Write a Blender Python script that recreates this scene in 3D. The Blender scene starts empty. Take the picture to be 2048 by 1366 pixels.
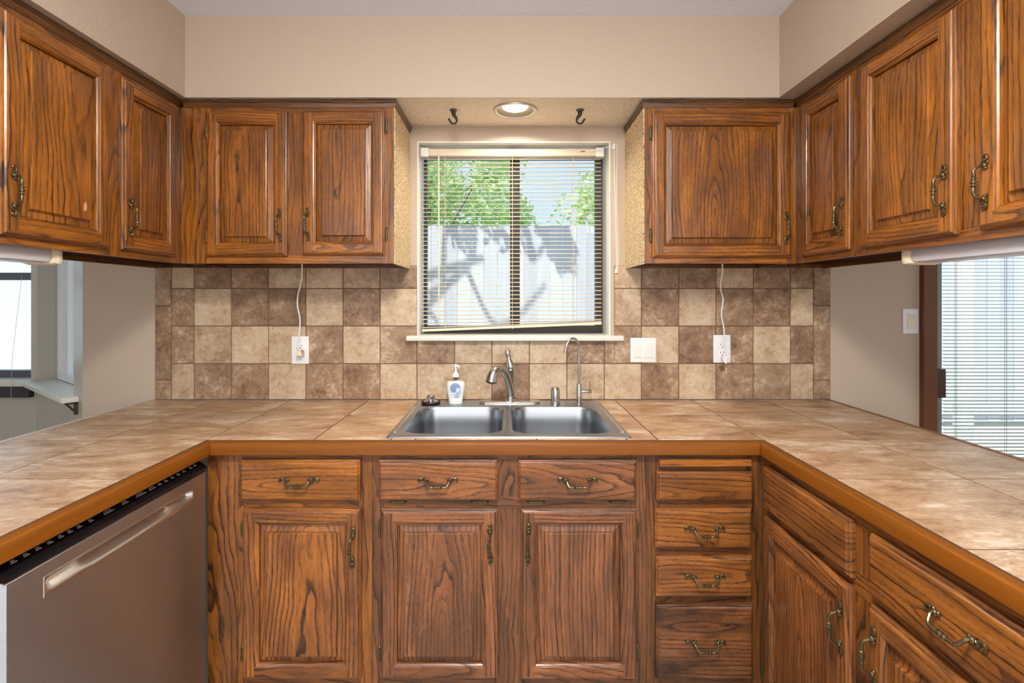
import bpy, bmesh, math, random
from mathutils import Vector, Matrix
random.seed(7)
C = bpy.context.scene.collection
SC = bpy.context.scene
PI = math.pi

# ------------------------------------------------------------------ camera
F_PX, CX, CY, CAM_Z = 1026.0, 1013.0, 600.0, 1.335
cam_d = bpy.data.cameras.new('camera')
cam = bpy.data.objects.new('camera', cam_d); C.objects.link(cam)
cam_d.sensor_width = 36.0; cam_d.lens = F_PX/2048*36.0
cam_d.shift_x = (1024-CX)/2048; cam_d.shift_y = -(683-CY)/2048
cam_d.clip_start = 0.02
cam.location = (0, 0, CAM_Z); cam.rotation_euler = (PI/2, 0, 0)
SC.camera = cam

def P(px, py, Y):
    return Vector(((px-CX)*Y/F_PX, Y, CAM_Z+(CY-py)*Y/F_PX))

# ------------------------------------------------------------------ light
w = bpy.data.worlds.new('world'); SC.world = w; w.use_nodes = True
bg = w.node_tree.nodes['Background']
bg.inputs[0].default_value = (0.72, 0.86, 1.0, 1); bg.inputs[1].default_value = .72
def sun(rot, e, col, ang):
    d = bpy.data.lights.new('sun', 'SUN'); d.energy = e; d.color = col; d.angle = ang
    o = bpy.data.objects.new('sun', d); C.objects.link(o); o.rotation_euler = rot
sun((math.radians(34), 0, math.radians(-28)), 4.6, (1, .95, .88), .01)
def area(name, loc, rot, sx, sy, e, col=(1, 1, 1)):
    d = bpy.data.lights.new(name, 'AREA'); d.shape = 'RECTANGLE'; d.size = sx; d.size_y = sy
    d.energy = e; d.color = col
    o = bpy.data.objects.new(name, d); C.objects.link(o); o.location = loc; o.rotation_euler = rot
    return o
# round kitchen ceiling fixture: a downward disc plus the glow of its side
kd = area('kitchen_ceiling_light', (0, .2, 2.33), (0, 0, 0), .3, .3, 27, (1, .965, .92)); kd.data.shape = 'DISK'
kl = bpy.data.lights.new('kitchen_ceiling_glow', 'POINT'); kl.energy = 25; kl.color = (1, .965, .92); kl.shadow_soft_size = .12
ko = bpy.data.objects.new('kitchen_ceiling_glow', kl); C.objects.link(ko); ko.location = (0, .2, 2.2)
area('rear_fill_light', (-.05, -2.35, 1.45), (PI/2, 0, 0), 4.2, 1.7, 43, (1, .985, .97))  # soft fill panel added behind the camera; wall_front has no window
area('dining_window_light', (-4.4, 1.0, 1.5), (PI/2, 0, -PI/2), 1.8, 1.3, 7, (.86, .93, 1))
area('family_room_window_light', (3.6, .6, 1.4), (PI/2, 0, PI/2), 1.8, 1.5, 5, (.88, .95, 1))
pl = bpy.data.lights.new('recessed_bulb_light', 'AREA'); pl.shape = 'DISK'; pl.size = .094; pl.energy = 3.4; pl.spread = math.radians(150); pl.color = (1, .88, .70)
po = bpy.data.objects.new('recessed_bulb_light', pl); C.objects.link(po); po.location = (.033, 1.978, 2.066+.0075)

SC.view_settings.view_transform = 'Standard'
try: SC.view_settings.look = 'None'
except Exception: pass
SC.view_settings.gamma = 1.0
SC.view_settings.use_curve_mapping = False
SC.view_settings.exposure = 0.55
SC.cycles.use_denoising = True

# ------------------------------------------------------------------ materials
def srgb(r, g, b):
    def f(c):
        c /= 255.0
        return c/12.92 if c <= .04045 else ((c+.055)/1.055)**2.4
    return (f(r), f(g), f(b), 1)

class NT:
    def __init__(s, name):
        s.m = bpy.data.materials.new(name); s.m.use_nodes = True
        s.t = s.m.node_tree; s.b = s.t.nodes['Principled BSDF']
    def n(s, typ, **kw):
        nd = s.t.nodes.new(typ)
        for k, v in kw.items(): setattr(nd, k, v)
        return nd
    def l(s, a, b): s.t.links.new(a, b)
    def put(s, sock, v):
        if isinstance(v, bpy.types.NodeSocket): s.l(v, sock)
        else: sock.default_value = v
    def math(s, op, a, b=0.0, c=None, clamp=False):
        nd = s.n('ShaderNodeMath', operation=op, use_clamp=clamp)
        s.put(nd.inputs[0], a); s.put(nd.inputs[1], b)
        if c is not None: s.put(nd.inputs[2], c)
        return nd.outputs[0]
    def vmul(s, v, vec):
        nd = s.n('ShaderNodeVectorMath', operation='MULTIPLY'); s.put(nd.inputs[0], v); nd.inputs[1].default_value = vec
        return nd.outputs[0]
    def noise(s, v, scale=1.0, detail=2.0, rough=.5, dist=0.0):
        nd = s.n('ShaderNodeTexNoise'); s.put(nd.inputs['Vector'], v)
        nd.inputs['Scale'].default_value = scale; nd.inputs['Detail'].default_value = detail
        nd.inputs['Roughness'].default_value = rough; nd.inputs['Distortion'].default_value = dist
        return nd.outputs[0]
    def ramp(s, f, stops):
        nd = s.n('ShaderNodeValToRGB'); s.put(nd.inputs[0], f)
        el = nd.color_ramp.elements
        while len(el) < len(stops): el.new(.5)
        for e, (p, c) in zip(el, stops):
            e.position = p; e.color = c if not isinstance(c, (int, float)) else (c, c, c, 1)
        return nd.outputs[0]
    def mix(s, f, a, b, mode='MIX'):
        nd = s.n('ShaderNodeMix', data_type='RGBA', blend_type=mode)
        s.put(nd.inputs[0], f); s.put(nd.inputs[6], a); s.put(nd.inputs[7], b)
        return nd.outputs[2]
    def attr(s, name):
        nd = s.n('ShaderNodeAttribute'); nd.attribute_name = name
        return nd
    def bump(s, h, strength, dist):
        nd = s.n('ShaderNodeBump'); s.put(nd.inputs['Height'], h)
        nd.inputs['Strength'].default_value = strength; nd.inputs['Distance'].default_value = dist
        s.l(nd.outputs[0], s.b.inputs['Normal'])
    def pos(s):
        return s.n('ShaderNodeNewGeometry').outputs['Position']
    def sep(s, v):
        nd = s.n('ShaderNodeSeparateXYZ'); s.put(nd.inputs[0], v); return nd.outputs
    def comb(s, x, y, z):
        nd = s.n('ShaderNodeCombineXYZ')
        for i, v in enumerate((x, y, z)): s.put(nd.inputs[i], v)
        return nd.outputs[0]
    def set(s, **kw):
        for k, v in kw.items():
            k2 = {'color': 'Base Color', 'rough': 'Roughness', 'metal': 'Metallic', 'coat': 'Coat Weight', 'coatr': 'Coat Roughness',
                  'spec': 'Specular IOR Level', 'trans': 'Transmission Weight', 'ecol': 'Emission Color', 'estr': 'Emission Strength', 'sss': 'Subsurface Weight'}[k]
            s.put(s.b.inputs[k2], v)
        return s

def plain(name, col, rough=.5, metal=0.0, bump=None, **kw):
    t = NT(name); t.set(color=col, rough=rough, metal=metal, **kw)
    # gentle procedural unevenness so nothing is dead flat
    nz = t.noise(t.pos(), 35, 3, .6)
    c = t.mix(t.math('MULTIPLY', nz, .16), col, tuple(x*.72 for x in col[:3])+(1,))
    t.set(color=c)
    if bump: t.bump(t.noise(t.pos(), bump[0], 4, .6), bump[1], bump[2])
    return t.m

def make_oak():
    t = NT('stained_oak')
    wc = t.attr('wc').outputs['Vector']; tint = t.sep(t.attr('tint').outputs['Vector'])
    x, y, z = t.sep(wc)
    low = t.comb(t.math('MULTIPLY', x, 7), t.math('MULTIPLY', y, 2.0), t.math('MULTIPLY', z, 7))
    n1 = t.math('SUBTRACT', t.noise(low, 1, 1, .5), .5)
    n2 = t.math('SUBTRACT', t.noise(t.vmul(low, (1.3, 1.3, 1.3)), 1.7, 2, .5), .5)
    fine = t.comb(t.math('MULTIPLY', x, 60), t.math('MULTIPLY', y, 9), t.math('MULTIPLY', z, 60))
    n3 = t.math('SUBTRACT', t.noise(fine, 1, 2, .5), .5)
    xx = t.math('ADD', t.math('ADD', x, t.math('MULTIPLY', n1, .05)), t.math('MULTIPLY', n3, .0024))
    zz = t.math('ADD', t.math('ADD', z, t.math('MULTIPLY', n2, .05)), t.math('MULTIPLY', n3, .0024))
    r = t.math('SQRT', t.math('ADD', t.math('MULTIPLY', xx, xx), t.math('MULTIPLY', zz, zz)))
    rf = t.math('MULTIPLY', r, 82)
    ring = t.math('FRACT', rf)
    band = t.ramp(ring, [(0, .05), (.07, 1.0), (.17, .85), (.40, .22), (1, 0.0)])
    # uneven strength from ring to ring and along the board
    per = t.noise(t.comb(t.math('FLOOR', rf), t.math('MULTIPLY', y, 2.0), 0), .77, 1)
    per = t.math('ADD', t.math('MULTIPLY_ADD', per, 2.6, -.72), t.math('MULTIPLY', tint[0], .12), clamp=True)
    pores = t.noise(t.comb(t.math('MULTIPLY', x, 620), t.math('MULTIPLY', y, 22), t.math('MULTIPLY', z, 620)), 1, 2, .6)
    pore = t.ramp(pores, [(.46, 0.0), (.62, 1.0)])
    streak = t.noise(t.comb(t.math('MULTIPLY', x, 110), t.math('MULTIPLY', y, 3), t.math('MULTIPLY', z, 110)), 1, 3, .6)
    dark = t.math('MULTIPLY', band, per)
    dark = t.math('MULTIPLY_ADD', dark, .86, t.math('MULTIPLY', pore, t.math('MULTIPLY_ADD', band, .35, .22)), clamp=True)
    g_l = t.mix(streak, srgb(202, 125, 34), srgb(132, 72, 17)); g_d = srgb(42, 19, 7)
    b_l = t.mix(streak, srgb(184, 118, 70), srgb(130, 78, 45)); b_d = srgb(42, 25, 19)
    light = t.mix(tint[0], g_l, b_l); dk = t.mix(tint[0], g_d, b_d)
    blo = t.noise(t.comb(t.math('MULTIPLY', x, 16), t.math('MULTIPLY', y, 3.2), t.math('MULTIPLY', z, 8)), 1, 3, .6)
    light = t.mix(t.math('MULTIPLY', t.ramp(blo, [(.40, 1.0), (.62, 0.0)]), .46), light, dk)
    col = t.mix(dark, light, dk)
    # wear and old stain with its own patchy shape
    st = t.noise(t.comb(t.math('MULTIPLY', x, 14), t.math('MULTIPLY', y, 5), t.math('MULTIPLY', z, 14)), 1, 4, .65)
    st = t.math('MULTIPLY', t.ramp(st, [(.42, 0.0), (.66, 1.0)]), tint[1])
    col = t.mix(st, col, srgb(52, 28, 18))
    wr = t.noise(t.comb(t.math('MULTIPLY', x, 22), t.math('MULTIPLY', y, 7), t.math('MULTIPLY', z, 22)), 1, 4, .7)
    wr = t.math('MULTIPLY', t.ramp(wr, [(.62, 0.0), (.74, 1.0)]), t.math('MULTIPLY', tint[0], .35))
    col = t.mix(wr, col, srgb(190, 138, 98))
    col = t.mix(1.0, col, t.comb(tint[2], tint[2], tint[2]), 'MULTIPLY')
    t.set(color=col, rough=t.math('MULTIPLY_ADD', dark, .15, .30), coat=.25, coatr=.18)
    t.bump(t.math('SUBTRACT', 1.0, dark), .25, .0006)
    return t.m
OAK = make_oak()

def make_edge():
    t = NT('edge_wood')
    wc = t.attr('wc').outputs['Vector']; x, y, z = t.sep(wc)
    s = t.noise(t.comb(t.math('MULTIPLY', x, 60), t.math('MULTIPLY', y, 3), t.math('MULTIPLY', z, 60)), 1, 4, .6)
    p = t.noise(t.comb(t.math('MULTIPLY', x, 30), t.math('MULTIPLY', y, 14), t.math('MULTIPLY', z, 30)), 1, 4, .7)
    c = t.mix(s, srgb(146, 84, 14), srgb(96, 50, 6))
    c = t.mix(t.math('MULTIPLY', t.ramp(p, [(.66, 0), (.76, 1)]), .35), c, srgb(186, 124, 66))
    t.set(color=c, rough=.45, coat=.0, spec=.28)
    return t.m
EDGE = make_edge()

def make_tile():
    t = NT('backsplash_tile')
    wc = t.attr('wc').outputs['Vector']; tint = t.sep(t.attr('tint').outputs['Vector'])
    n1 = t.noise(wc, 12, 10, .72, .12); n2 = t.noise(t.vmul(wc, (1, 1.4, 1)), 62, 7, .78, .2)
    n3 = t.noise(wc, 5, 3, .5, .3)
    f = t.math('ADD', t.math('MULTIPLY', n1, .60), t.math('MULTIPLY', n2, .40))
    lt = t.ramp(f, [(.36, srgb(160, 130, 98)), (.46, srgb(194, 167, 135)), (.58, srgb(216, 196, 168))])
    dk = t.ramp(f, [(.37, srgb(94, 66, 46)), (.45, srgb(134, 102, 76)), (.53, srgb(162, 130, 102)), (.62, srgb(206, 184, 158))])
    c = t.mix(tint[0], lt, dk)
    # thin rusty veins
    v = t.math('ABSOLUTE', t.math('SUBTRACT', t.noise(wc, 13, 6, .65, .5), .5))
    vein = t.math('MULTIPLY', t.ramp(v, [(0, 1.0), (.008, .6), (.02, 0.0)]), t.ramp(n3, [(.48, 0.0), (.62, .55)]))
    c = t.mix(vein, c, t.mix(tint[0], srgb(160, 120, 84), srgb(112, 66, 36)))
    c = t.mix(t.math('MULTIPLY', t.ramp(n3, [(.45, 0), (.7, 1)]), t.math('MULTIPLY', tint[1], .6)), c, srgb(120, 96, 78))
    c = t.mix(1.0, c, t.comb(tint[2], tint[2], tint[2]), 'MULTIPLY')
    t.set(color=c, rough=.42)
    t.bump(f, .15, .002)
    return t.m
TILE = make_tile()

def make_counter():
    t = NT('counter_tile')
    wc = t.attr('wc').outputs['Vector']
    st = t.vmul(wc, (6.5, 14, 7)); n1 = t.noise(st, 1, 10, .74, .35)
    n2 = t.noise(t.vmul(wc, (45, 95, 10)), 1, 6, .78, .2); n3 = t.noise(wc, 3.2, 3, .5, .4)
    f = t.math('ADD', t.math('ADD', t.math('MULTIPLY', n1, .6), t.math('MULTIPLY', n2, .22)), t.math('MULTIPLY', n3, .18))
    c = t.ramp(f, [(.39, srgb(130, 91, 60)), (.46, srgb(166, 128, 93)), (.53, srgb(190, 156, 122)), (.60, srgb(220, 199, 174))])
    v = t.math('ABSOLUTE', t.math('SUBTRACT', t.noise(t.vmul(wc, (5, 14, 4)), 1, 7, .68, .4), .5))
    vein = t.math('MULTIPLY', t.ramp(v, [(0, .55), (.02, 0)]), t.ramp(n3, [(.48, 0), (.6, 1)]))
    c = t.mix(vein, c, srgb(122, 80, 52))
    t.set(color=c, rough=t.math('MULTIPLY_ADD', n2, .15, .27))
    t.bump(f, .12, .002)
    return t.m
COUNTER = make_counter()

def make_wall(name, col, sc=90, st=.2):
    t = NT(name)
    p = t.pos(); n = t.noise(p, sc, 3, .55, .4); n2 = t.noise(p, sc*.33, 2, .5)
    t.set(color=t.mix(t.math('MULTIPLY', t.noise(p, 2.2, 3), .10), col, tuple(c*.8 for c in col[:3])+(1,)), rough=.55, spec=.35)
    t.bump(t.math('ADD', t.ramp(n, [(.38, 0), (.62, 1)]), t.math('MULTIPLY', n2, .6)), st, .003)
    return t.m
WALL = make_wall('beige_wall_paint', srgb(190, 172, 154))
WALLG = make_wall('greige_wall_paint', srgb(190, 184, 170)); WALLG.node_tree.nodes['Principled BSDF'].inputs['Roughness'].default_value = .32; WALLG.node_tree.nodes['Principled BSDF'].inputs['Specular IOR Level'].default_value = .5
CEIL = make_wall('white_ceiling_paint', srgb(230, 239, 254), 70, .25)
KNOCK = make_wall('knockdown_texture', srgb(216, 204, 188), 48, .9)

def make_chip():
    t = NT('chipboard'); p = t.pos()
    vo = t.n('ShaderNodeTexVoronoi'); t.l(t.vmul(p, (1, 1, .75)), vo.inputs['Vector']); vo.inputs['Scale'].default_value = 190
    n = t.noise(t.vmul(p, (1, 1, .7)), 190, 3, .75)
    c = t.mix(t.sep(vo.outputs['Color'])[0], srgb(226, 206, 170), srgb(192, 164, 122))
    dark = t.ramp(n, [(.38, 1.0), (.47, 0.0)])
    c = t.mix(dark, c, srgb(84, 54, 30))
    c = t.mix(t.ramp(t.noise(p, 150, 2), [(.60, 0), (.70, .8)]), c, srgb(92, 60, 32))
    t.set(color=c, rough=.8)
    t.bump(n, .5, .002)
    return t.m
CHIP = make_chip()

def make_floor():
    t = NT('pale_floor_tile'); p = t.pos()
    n = t.noise(t.vmul(p, (4, 1, 1)), 6, 5, .6)
    t.set(color=t.mix(n, srgb(172, 162, 150), srgb(196, 188, 176)), rough=.4)
    return t.m
FLOOR = make_floor()

def make_steel(name, col, rough, axis):
    t = NT(name); p = t.pos()
    v = {'x': (6, 500, 500), 'z': (500, 500, 6), 'y': (500, 6, 500)}[axis]
    n = t.noise(t.vmul(p, v), 1, 2, .5)
    t.set(color=t.mix(n, col, tuple(c*.86 for c in col[:3])+(1,)), metal=1.0, rough=t.math('MULTIPLY_ADD', n, .10, rough-.05))
    t.bump(n, .05, .0004)
    return t.m
STEEL = make_steel('sink_steel', (.41, .44, .48, 1), .30, 'x')
DWSTEEL = make_steel('dishwasher_steel', (.55, .595, .67, 1), .42, 'y')
_t = DWSTEEL.node_tree; _b = _t.nodes['Principled BSDF']; _tn = _t.nodes.new('ShaderNodeTangent'); _tn.direction_type = 'RADIAL'; _tn.axis = 'Z'
_t.links.new(_tn.outputs[0], _b.inputs['Tangent']); _b.inputs['Anisotropic'].default_value = .75; _b.inputs['Anisotropic Rotation'].default_value = .25
NICKEL = make_steel('brushed_nickel', (.56, .53, .50, 1), .25, 'z')
BRIGHT = plain('polished_metal', (.72, .72, .73, 1), .26, 1.0)
def make_brass():
    t = NT('antique_brass'); n = t.noise(t.pos(), 160, 3, .6)
    t.set(color=t.mix(n, (.24, .17, .075, 1), (.05, .055, .04, 1)), metal=.85, rough=.36)
    return t.m
BRASS = make_brass()
IRON = plain('black_iron', srgb(24, 24, 26), .4, .3)
WHITEP = plain('white_plastic', srgb(238, 238, 240), .35)
CREAMP = plain('cream_plastic', srgb(232, 222, 196), .4)
SILLP = plain('white_sill_paint', srgb(226, 224, 214), .35)
DARKSLOT = plain('dark_slot', srgb(36, 34, 34), .6)
BRONZE = plain('bronze_aluminium', srgb(70, 64, 56), .45, .2)
SLATE = plain('dark_grey_window_frame', srgb(76, 82, 90), .45)
ALU = plain('grey_aluminium', srgb(150, 152, 152), .4, .3)
VINYL = plain('cream_blind_vinyl', srgb(224, 208, 184), .4)
WVINYL = plain('white_blind_vinyl', srgb(226, 232, 224), .4)
BLACKG = plain('black_control_plastic', srgb(16, 17, 20), .16)
MARK = plain('white_panel_print', srgb(215, 218, 224), .5)
RUBBER = plain('black_rubber', srgb(22, 22, 23), .5)
DIFF = plain('grey_diffuser_plastic', srgb(206, 206, 214), .35)
GROUT = plain('brown_grout', srgb(128, 98, 76), .85)
CGROUT = plain('tan_counter_grout', srgb(98, 80, 68), .95, spec=.1)
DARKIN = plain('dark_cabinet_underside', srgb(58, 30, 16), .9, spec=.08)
BROWNTRIM = plain('dark_brown_trim', srgb(108, 62, 32), .45)
BLUEP = plain('blue_label_print', srgb(112, 138, 192), .45)
LABELP = plain('pale_label_film', srgb(226, 230, 238), .4)
SOAPM = NT('white_soap').set(color=srgb(240, 240, 232), rough=.18, sss=.1).m
CLEARP = None
def make_thin(name, tint, refl, rough=.02):
    t = NT(name); out = t.t.nodes['Material Output']; t.t.nodes.remove(t.b)
    tr = t.n('ShaderNodeBsdfTransparent'); tr.inputs[0].default_value = tint
    gl = t.n('ShaderNodeBsdfGlossy'); gl.inputs['Roughness'].default_value = rough
    lw = t.n('ShaderNodeLayerWeight'); lw.inputs[0].default_value = .25
    mx = t.n('ShaderNodeMixShader')
    f = t.math('MULTIPLY_ADD', lw.outputs['Fresnel'], refl, 0.0, clamp=True)
    t.l(f, mx.inputs[0]); t.l(tr.outputs[0], mx.inputs[1]); t.l(gl.outputs[0], mx.inputs[2]); t.l(mx.outputs[0], out.inputs[0])
    return t.m
GLASS = make_thin('window_glass', (.93, .97, .97, 1), .08)
CLEARP = make_thin('clear_plastic', (.86, .88, .90, 1), .7, .1)
def emis(name, col, s):
    return NT(name).set(color=(.9, .9, .9, 1), ecol=col, estr=s).m
BULB = emis('warm_bulb_glow', (1, .88, .72, 1), 3.0)
FENCEM = None
def make_fence():
    t = NT('weathered_fence_wood'); p = t.pos()
    tint = t.sep(t.attr('tint').outputs['Vector'])
    n = t.noise(t.vmul(p, (30, 30, 1.6)), 1, 4, .6)
    c = t.mix(n, srgb(212, 216, 228), srgb(178, 182, 198))
    c = t.mix(1.0, c, t.comb(tint[2], tint[2], tint[2]), 'MULTIPLY')
    t.set(color=c, rough=.8)
    return t.m
FENCEM = make_fence()
def make_leaf():
    t = NT('leaf_green'); tint = t.sep(t.attr('tint').outputs['Vector'])
    c = t.mix(tint[0], srgb(164, 206, 150), srgb(228, 236, 180))
    t.set(color=c, rough=.5)
    out = t.t.nodes['Material Output']; tl = t.n('ShaderNodeBsdfTranslucent'); t.l(c, tl.inputs[0])
    mx = t.n('ShaderNodeMixShader'); mx.inputs[0].default_value = .55
    t.l(t.b.outputs[0], mx.inputs[1]); t.l(tl.outputs[0], mx.inputs[2]); t.l(mx.outputs[0], out.inputs[0])
    return t.m
LEAF = make_leaf()
BARK = plain('pale_bark', srgb(150, 140, 132), .8)
CONC = plain('sunny_concrete', srgb(206, 202, 194), .8)
STUCCO = plain('white_stucco', srgb(198, 210, 224), .9)
WHITEPOST = plain('white_post_paint', srgb(240, 242, 244), .5)

# ------------------------------------------------------------------ mesh builder
class W:
    """maps a point of a board to its place inside a log: grain runs along `axis`"""
    def __init__(s, axis='z', style='flat', tone=0.0, stain=0.0, bright=1.0, jit=.07):
        s.axis = axis; s.tone = tone; s.stain = stain; s.br = bright*random.uniform(1-jit, 1+jit)
        s.off = random.uniform(0, 60)
        if style == 'flat':
            s.x0 = random.uniform(-.05, .05); s.d = random.uniform(.02, .05); s.k = random.choice((-1, 1))*random.uniform(.05, .13)
        elif style == 'rift':
            s.x0 = random.choice((-1, 1))*random.uniform(.05, .12); s.d = random.uniform(.05, .1); s.k = random.uniform(-.06, .06)
        else:
            s.x0 = random.choice((-1, 1))*random.uniform(.18, .4); s.d = random.uniform(.0, .1); s.k = random.uniform(-.03, .03)
        s.cx = None
    def at(s, p):
        if s.axis == 'z': a, l, d = p[0], p[2], p[1]
        elif s.axis == 'x': a, l, d = p[2], p[0], p[1]
        else: a, l, d = p[0]+p[2], p[1], p[0]*.3
        return (a-(s.cx or 0)+s.x0, l+s.off, s.d+d+s.k*l)
    def tint(s): return (s.tone, s.stain, s.br)

class MB:
    def __init__(s): s.v = []; s.f = []; s.m = []; s.wc = []; s.tn = []; s.sm = []
    def poly(s, pts, mat=0, wood=None, smooth=False, tint=(0, 0, 1), off=None):
        i0 = len(s.v)
        for p in pts:
            p = tuple(p); s.v.append(p)
            s.wc.append(wood.at(p) if wood else (tuple(p[i]+off[i] for i in range(3)) if off else p))
            s.tn.append(wood.tint() if wood else tint)
        s.f.append(tuple(range(i0, i0+len(pts)))); s.m.append(mat); s.sm.append(smooth)
    def mesh(s, pts, faces, mat=0, wood=None, smooth=False, tint=(0, 0, 1), off=None):
        i0 = len(s.v)
        for p in pts:
            p = tuple(p); s.v.append(p)
            s.wc.append(wood.at(p) if wood else (tuple(p[i]+off[i] for i in range(3)) if off else p))
            s.tn.append(wood.tint() if wood else tint)
        for f in faces:
            s.f.append(tuple(i0+i for i in f)); s.m.append(mat); s.sm.append(smooth)
    def box(s, a, b, mat=0, wood=None, **kw):
        x0, y0, z0 = [min(a[i], b[i]) for i in range(3)]; x1, y1, z1 = [max(a[i], b[i]) for i in range(3)]
        pts = [(x0, y0, z0), (x1, y0, z0), (x1, y1, z0), (x0, y1, z0), (x0, y0, z1), (x1, y0, z1), (x1, y1, z1), (x0, y1, z1)]
        s.mesh(pts, [(0, 3, 2, 1), (4, 5, 6, 7), (0, 1, 5, 4), (1, 2, 6, 5), (2, 3, 7, 6), (3, 0, 4, 7)], mat, wood, **kw)
    def cbox(s, a, b, c=.002, mat=0, **kw):
        """box with chamfered edges all round"""
        lo = [min(a[i], b[i]) for i in range(3)]; hi = [max(a[i], b[i]) for i in range(3)]
        bm = bmesh.new(); bmesh.ops.create_cube(bm, size=1)
        for v in bm.verts:
            v.co = Vector([(lo[i]+hi[i])/2+v.co[i]*(hi[i]-lo[i]) for i in range(3)])
        bmesh.ops.bevel(bm, geom=bm.edges[:], offset=c, segments=2, affect='EDGES', profile=.6)
        bm.verts.ensure_lookup_table()
        s.mesh([v.co[:] for v in bm.verts], [[v.index for v in f.verts] for f in bm.faces], mat, **kw); bm.free()
    def tube(s, path, rad, n=10, mat=0, cap=True, **kw):
        path = [Vector(p) for p in path]
        if not hasattr(rad, '__len__'): rad = [rad]*len(path)
        pts = []; prev = None
        for i, p in enumerate(path):
            t = (path[min(i+1, len(path)-1)]-path[max(i-1, 0)]).normalized()
            if prev is None:
                u = t.orthogonal().normalized()
            else:
                u = (prev-t*prev.dot(t)).normalized()
            prev = u; v = t.cross(u)
            for k in range(n):
                a = 2*PI*k/n; pts.append(p+(u*math.cos(a)+v*math.sin(a))*rad[i])
        fs = []
        for i in range(len(path)-1):
            for k in range(n):
                k2 = (k+1) % n; fs.append((i*n+k, i*n+k2, (i+1)*n+k2, (i+1)*n+k))
        if cap:
            fs.append(tuple(reversed(range(n)))); fs.append(tuple((len(path)-1)*n+k for k in range(n)))
        s.mesh(pts, fs, mat, smooth=True, **kw)
    def lathe(s, prof, o=(0, 0, 0), n=28, mat=0, axis='z', sx=1.0, sy=1.0, cap=True, **kw):
        pts = []
        for r, h in prof:
            for k in range(n):
                a = 2*PI*k/n; x, y = r*math.cos(a)*sx, r*math.sin(a)*sy
                pts.append({'z': (o[0]+x, o[1]+y, o[2]+h), 'y': (o[0]+x, o[1]+h, o[2]-y), 'x': (o[0]+h, o[1]+x, o[2]+y)}[axis])
        fs = []
        for i in range(len(prof)-1):
            for k in range(n):
                k2 = (k+1) % n; fs.append((i*n+k, i*n+k2, (i+1)*n+k2, (i+1)*n+k))
        if cap:
            fs.append(tuple(reversed(range(n)))); fs.append(tuple((len(prof)-1)*n+k for k in range(n)))
        s.mesh(pts, fs, mat, smooth=True, **kw)
    def sphere(s, o, r, n=12, mat=0, sc=(1, 1, 1)):
        pr = [(max(1e-4, math.sin(PI*i/8))*r, -math.cos(PI*i/8)*r*sc[2]) for i in range(9)]
        s.lathe(pr, o, n, mat, sx=sc[0], sy=sc[1])
    def build(s, name, mats, parent=None, loc=None, rotz=None, sharp=40):
        me = bpy.data.meshes.new(name); me.from_pydata(s.v, [], s.f)
        if not isinstance(mats, (list, tuple)): mats = [mats]
        for m in mats: me.materials.append(m)
        me.polygons.foreach_set('material_index', s.m)
        me.polygons.foreach_set('use_smooth', s.sm)
        a = me.attributes.new('wc', 'FLOAT_VECTOR', 'POINT'); a.data.foreach_set('vector', [c for w_ in s.wc for c in w_])
        a = me.attributes.new('tint', 'FLOAT_VECTOR', 'POINT'); a.data.foreach_set('vector', [c for w_ in s.tn for c in w_])
        me.update()
        try: me.set_sharp_from_angle(angle=math.radians(sharp))
        except Exception: pass
        o = bpy.data.objects.new(name, me); C.objects.link(o)
        if parent: o.parent = parent
        if loc: o.location = loc
        if rotz: o.rotation_euler = (0, 0, rotz)
        return o

def tag(o, label, cat, group=None, kind=None):
    o['label'] = label; o['category'] = cat
    if group: o['group'] = group
    if kind: o['kind'] = kind
    return o
def thing(name, label, cat, loc=(0, 0, 0), rotz=0, group=None):
    o = bpy.data.objects.new(name, None); C.objects.link(o); o.location = loc; o.rotation_euler = (0, 0, rotz)
    o.empty_display_size = .05
    return tag(o, label, cat, group)
def struct(o):
    o['kind'] = 'structure'; return o
def smoothpath(pts, n=6):
    pts = [Vector(p) for p in pts]; out = []
    for i in range(len(pts)-1):
        p0 = pts[max(i-1, 0)]; p1 = pts[i]; p2 = pts[i+1]; p3 = pts[min(i+2, len(pts)-1)]
        for k in range(n):
            t = k/n
            out.append(.5*((2*p1)+(p2-p0)*t+(2*p0-5*p1+4*p2-p3)*t*t+(3*p1-p0-3*p2+p3)*t**3))
    out.append(pts[-1]); return out

# ------------------------------------------------------------------ room shell
YB, YW = 2.16, 2.365                     # inner / outer face of the sink wall
ZC, ZS = 2.36, 2.066                    # ceiling, soffit underside
FX0, FX1 = -5.0, 4.2; FY0 = -2.6
WX0, WX1, WZ0, WZ1 = -.376, .437, 1.185, 2.003      # sink window opening
DX0, DX1 = 1.783, 3.70                   # sliding door opening
def boxes(name, lst, mat):
    m = MB()
    for a, b in lst: m.box(a, b)
    return struct(m.build(name, mat))
boxes('floor', [((FX0-.1, FY0-.1, -.1), (FX1+.1, 2.75, 0))], FLOOR)
boxes('ceiling', [((FX0-.1, FY0-.1, ZC), (FX1+.1, 2.40, ZC+.2)), ((FX0-.1, 2.40, ZC), (-1.6, 2.80, ZC+.2))], CEIL)
boxes('wall_back', [((-1.785, YB, 0), (WX0, YW, ZC)), ((WX1, YB, 0), (DX0, YW, ZC)), ((WX0, YB, 0), (WX1, YW, WZ0)),
                    ((WX0, YB, WZ1), (WX1, YW, ZC)), ((DX0, YB, 2.06), (DX1, YW, ZC)), ((DX1, YB, 0), (FX1, YW, ZC))], WALL)
boxes('wall_right', [((FX1, FY0, 0), (FX1+.1, YW, ZC))], WALL)
boxes('wall_front', [((FX0-.1, FY0-.1, 0), (FX1+.1, FY0, ZC))], WALL)
boxes('wall_left', [((FX0-.1, FY0, 0), (FX0, 2.75, ZC))], WALLG)
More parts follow.
